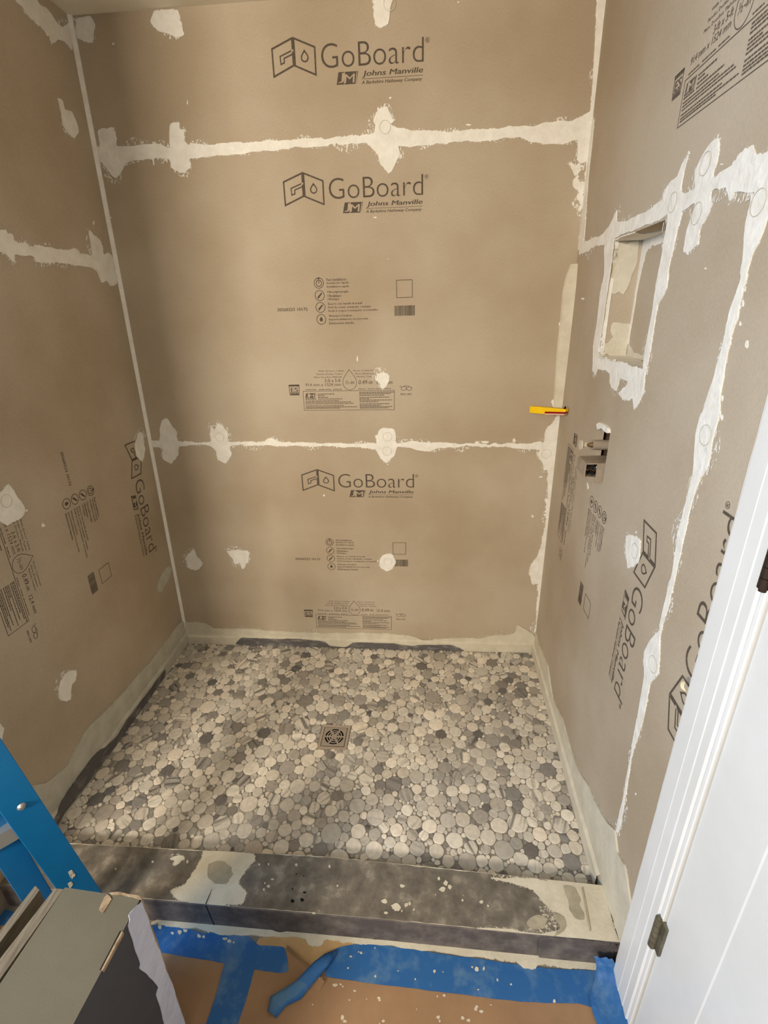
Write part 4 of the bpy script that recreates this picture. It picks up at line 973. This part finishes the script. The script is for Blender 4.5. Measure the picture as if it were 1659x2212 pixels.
dd_ = rd_-rc; f2 = rc - dd_*(rc.z/dd_.z)
rail(Vector((f2.x,f2.y,.001)), rc + dd_*2.2, .046, .026, 'rear_rail')
# rivet
rv = at(38, 1729, .51); t_ = (rv-ra).dot(ax); rv = ra + ax*t_ + toC*.001 - side*0
mb = MB(); mb.tube(rv, rv+toC*.004, .0075, .005, n=18); mb.tube(rv+toC*.004, rv+toC*.0055, .003, n=12); mb.build('rivet', M['alu'], lad)
# step
s0 = at(44, 1738, .47); s1 = at(-70, 1800, .47)
mb = MB(); v_ = (s1-s0).normalized(); w_ = Vector((-v_.y, v_.x, 0))
for (a0,a1,z0_,z1_) in ((0,.05,.0,.004),(0,.004,-.03,.0),(.046,.05,-.03,.0)):
    mb.hexa([s0+w_*a0+up*z0_, s1+w_*a0+up*z0_, s1+w_*a1+up*z0_, s0+w_*a1+up*z0_, s0+w_*a0+up*z1_, s1+w_*a0+up*z1_, s1+w_*a1+up*z1_, s0+w_*a1+up*z1_])
mb.build('step', M['alu'], lad)
mb = MB(); rnd = random.Random(2)
for (x, y, r) in ((153,1886,4),(156,1892,3),(152,1911,4),(160,1890,2)):
    c_ = at(x, y, .10); t_ = (c_-ra).dot(ax); 
    rr_ = ray(x, y); n_ = toC; tt = (ra-CAM).dot(n_)/rr_.dot(n_); c_ = CAM + rr_*tt
    k = r*.0011; mb.hexa([c_-side*k-ax*k*2, c_+side*k-ax*k*1.3, c_+side*k*.6-ax*k+toC*.001, c_-side*k-ax*k*2+toC*.001, c_-side*k*.5+ax*k*2, c_+side*k+ax*k*1.2, c_+side*k*.6+ax*k+toC*.001, c_-side*k*.5+ax*k*2+toC*.001])
mb.build('mortar_splash', M['mortar'], lad)

# ------------------------------------------------------------------ box and boards at the lower left
BT = .45
A_, B_ = at(140, 1917, BT), at(303, 1941, BT)
D_ = at(-3, 2128, BT); C_ = at(160, 2212, BT)
ex = (B_-A_); ey1 = (C_-B_).normalized(); ey0 = (D_-A_).normalized(); ey = ((ey0+ey1)/2).normalized()
LEN = .42
A2, B2 = A_ + ey*LEN, B_ + ey*LEN
box = empty('cardboard_box', ((A_.x+B2.x)/2, (A_.y+B2.y)/2, 0), 'tall cardboard box with olive grey top, charcoal side and torn white lining', 'box')
def bot(v): return Vector((v.x, v.y, .003))
mb = MB(); t = .004
mb.add([A_, B_, B2, A2], [(0,1,2,3)]); mb.add([A_-up*t, B_-up*t, B2-up*t, A2-up*t], [(3,2,1,0)])
mb.build('top_panel', M['carton_top'], box, recalc=False)
mb = MB(); mb.hexa([bot(B_), bot(B2), bot(B2)-ex.normalized()*.004, bot(B_)-ex.normalized()*.004, B_-up*.001, B2-up*.001, B2-up*.001-ex.normalized()*.004, B_-up*.001-ex.normalized()*.004]); mb.build('side_panel', M['carton_dark'], box)
mb = MB(); mb.hexa([bot(A_), bot(B_), bot(B_)+ey*.004, bot(A_)+ey*.004, A_-up*.001, B_-up*.001, B_-up*.001+ey*.004, A_-up*.001+ey*.004]); mb.build('back_panel', M['carton_dark'], box)
mb = MB(); mb.hexa([bot(A_), bot(A2), bot(A2)+ex.normalized()*.004, bot(A_)+ex.normalized()*.004, A_-up*.001, A2-up*.001, A2-up*.001+ex.normalized()*.004, A_-up*.001+ex.normalized()*.004]); mb.build('side_panel', M['carton_top'], box)
# white torn lining on the side panel: coordinates (distance from back corner, height)
exn = ex.normalized()
def sidep(a, b, h=0): return Vector((B_.x, B_.y, 0)) + ey*a + up*b + exn*h
def side_px(x, y):
    n_ = exn; r = ray(x, y); tt = (Vector((B_.x,B_.y,0))-CAM).dot(n_)/r.dot(n_); q = CAM + r*tt
    return ((q - Vector((B_.x,B_.y,0))).dot(ey), q.z)
wp = [(305,1945),(300,1952),(283,1968),(276,1977),(279,1986),(275,2000),(286,2040),(302,2082),(300,2090),(318,2108),(341,2132),(336,2148),(345,2180),(352,2212),(360,2260),(384,2300)]
poly = [side_px(*p) for p in wp]; poly = [(max(a,.0005), max(b, .004)) for a, b in poly] + [(.0005, .004), (.0005, BT-.002)]
poly = [p for i, p in enumerate(poly) if i == 0 or (abs(p[0]-poly[i-1][0])+abs(p[1]-poly[i-1][1])) > 1e-4]
mb = MB(); mb.slab(sidep, ragged(poly, .03, 2, 9), .0004, .0016); o = mb.build('torn_white_lining', M['white_paper'], box); o['label'] = 'torn white paper lining'
# corrugated torn edge along the back corner and the brown slit in the side
mb = MB()
zz = BT; k = 0; rnd = random.Random(4)
while zz > .02:
    z2 = max(.01, zz-.02); o1_ = rnd.uniform(.0006,.002); a = sidep(-.001, zz, -.001); b = sidep(-.001, z2, -.001)
    mb.hexa([b, b+exn*o1_, b+exn*o1_-ey*.003, b-ey*.003, a, a+exn*o1_, a+exn*o1_-ey*.003, a-ey*.003]); zz = z2
mb.build('torn_card_edge', M['carton_edge'], box)
sl0, sl1 = at(266, 2013, BT), at(224, 2097, BT)
mb = MB(); e0, e1 = B_ + ey*((sl0-B_).dot(ey)), B_ + ey*((sl1-B_).dot(ey))
mb.hexa([e0-up*.006, e1-up*.006, e1-up*.006+exn*.0015, e0-up*.006+exn*.0015, e0+up*.001-exn*.002, e1+up*.001-exn*.002, e1+up*.001+exn*.0015, e0+up*.001+exn*.0015]); mb.build('torn_card_edge', M['carton_edge'], box)
mb = MB(); f0, f1 = e0-exn*.0045, e1-exn*.0035; mb.hexa([f0, f1, f1+exn*.002, f0+exn*.002, f0+up*.0012, f1+up*.0012, f1+exn*.002+up*.0012, f0+exn*.002+up*.0012]); mb.build('slit', M['black'], box)
tp = flat(BT)
def bt(x, y): q = hz(x, y, BT); return (q.x, q.y)
mb = MB(); mb.slab(tp, ragged([bt(232,1932),bt(240,1944),bt(234,1956),bt(222,1975),bt(214,1966),bt(222,1950)], .06, 2, 3), 0, .0016)
mb.slab(tp, ragged([bt(236,1930),bt(262,1929),bt(300,1937),bt(306,1944),bt(290,1939),bt(262,1934),bt(240,1933)], .04, 2, 3), 0, .0025); mb.build('torn_card_edge', M['carton_edge'], box)
# two plywood strips standing on edge left of the box
def plank(pts, zt, label, zb=.003):
    P = [at(*p, zt) for p in pts]
    mb = MB(); mb.hexa([Vector((p.x,p.y,zb)) for p in P] + P); o = mb.build('plywood_strip', M['wood'], bevel=.001)
    return tag(o, label, 'board', 'plywood strips beside the box')
def ext(p, q, k): return (q[0]+(q[0]-p[0])*k, q[1]+(q[1]-p[1])*k)
a0, a1 = (118,1918), (-6,2078); b0, b1 = (138,1920), (-6,2124)
plank([a0, b0, ext(b0,b1,.8), ext(a0,a1,.8)], .447, 'striped plywood strip on edge pressed against the cardboard box')
a0, a1 = (76,1912), (-6,2018); b0, b1 = (86,1922), (-6,2044)
plank([a0, b0, ext(b0,b1,.8), ext(a0,a1,.8)], .40, 'paler plywood strip standing apart at lower left of the box')
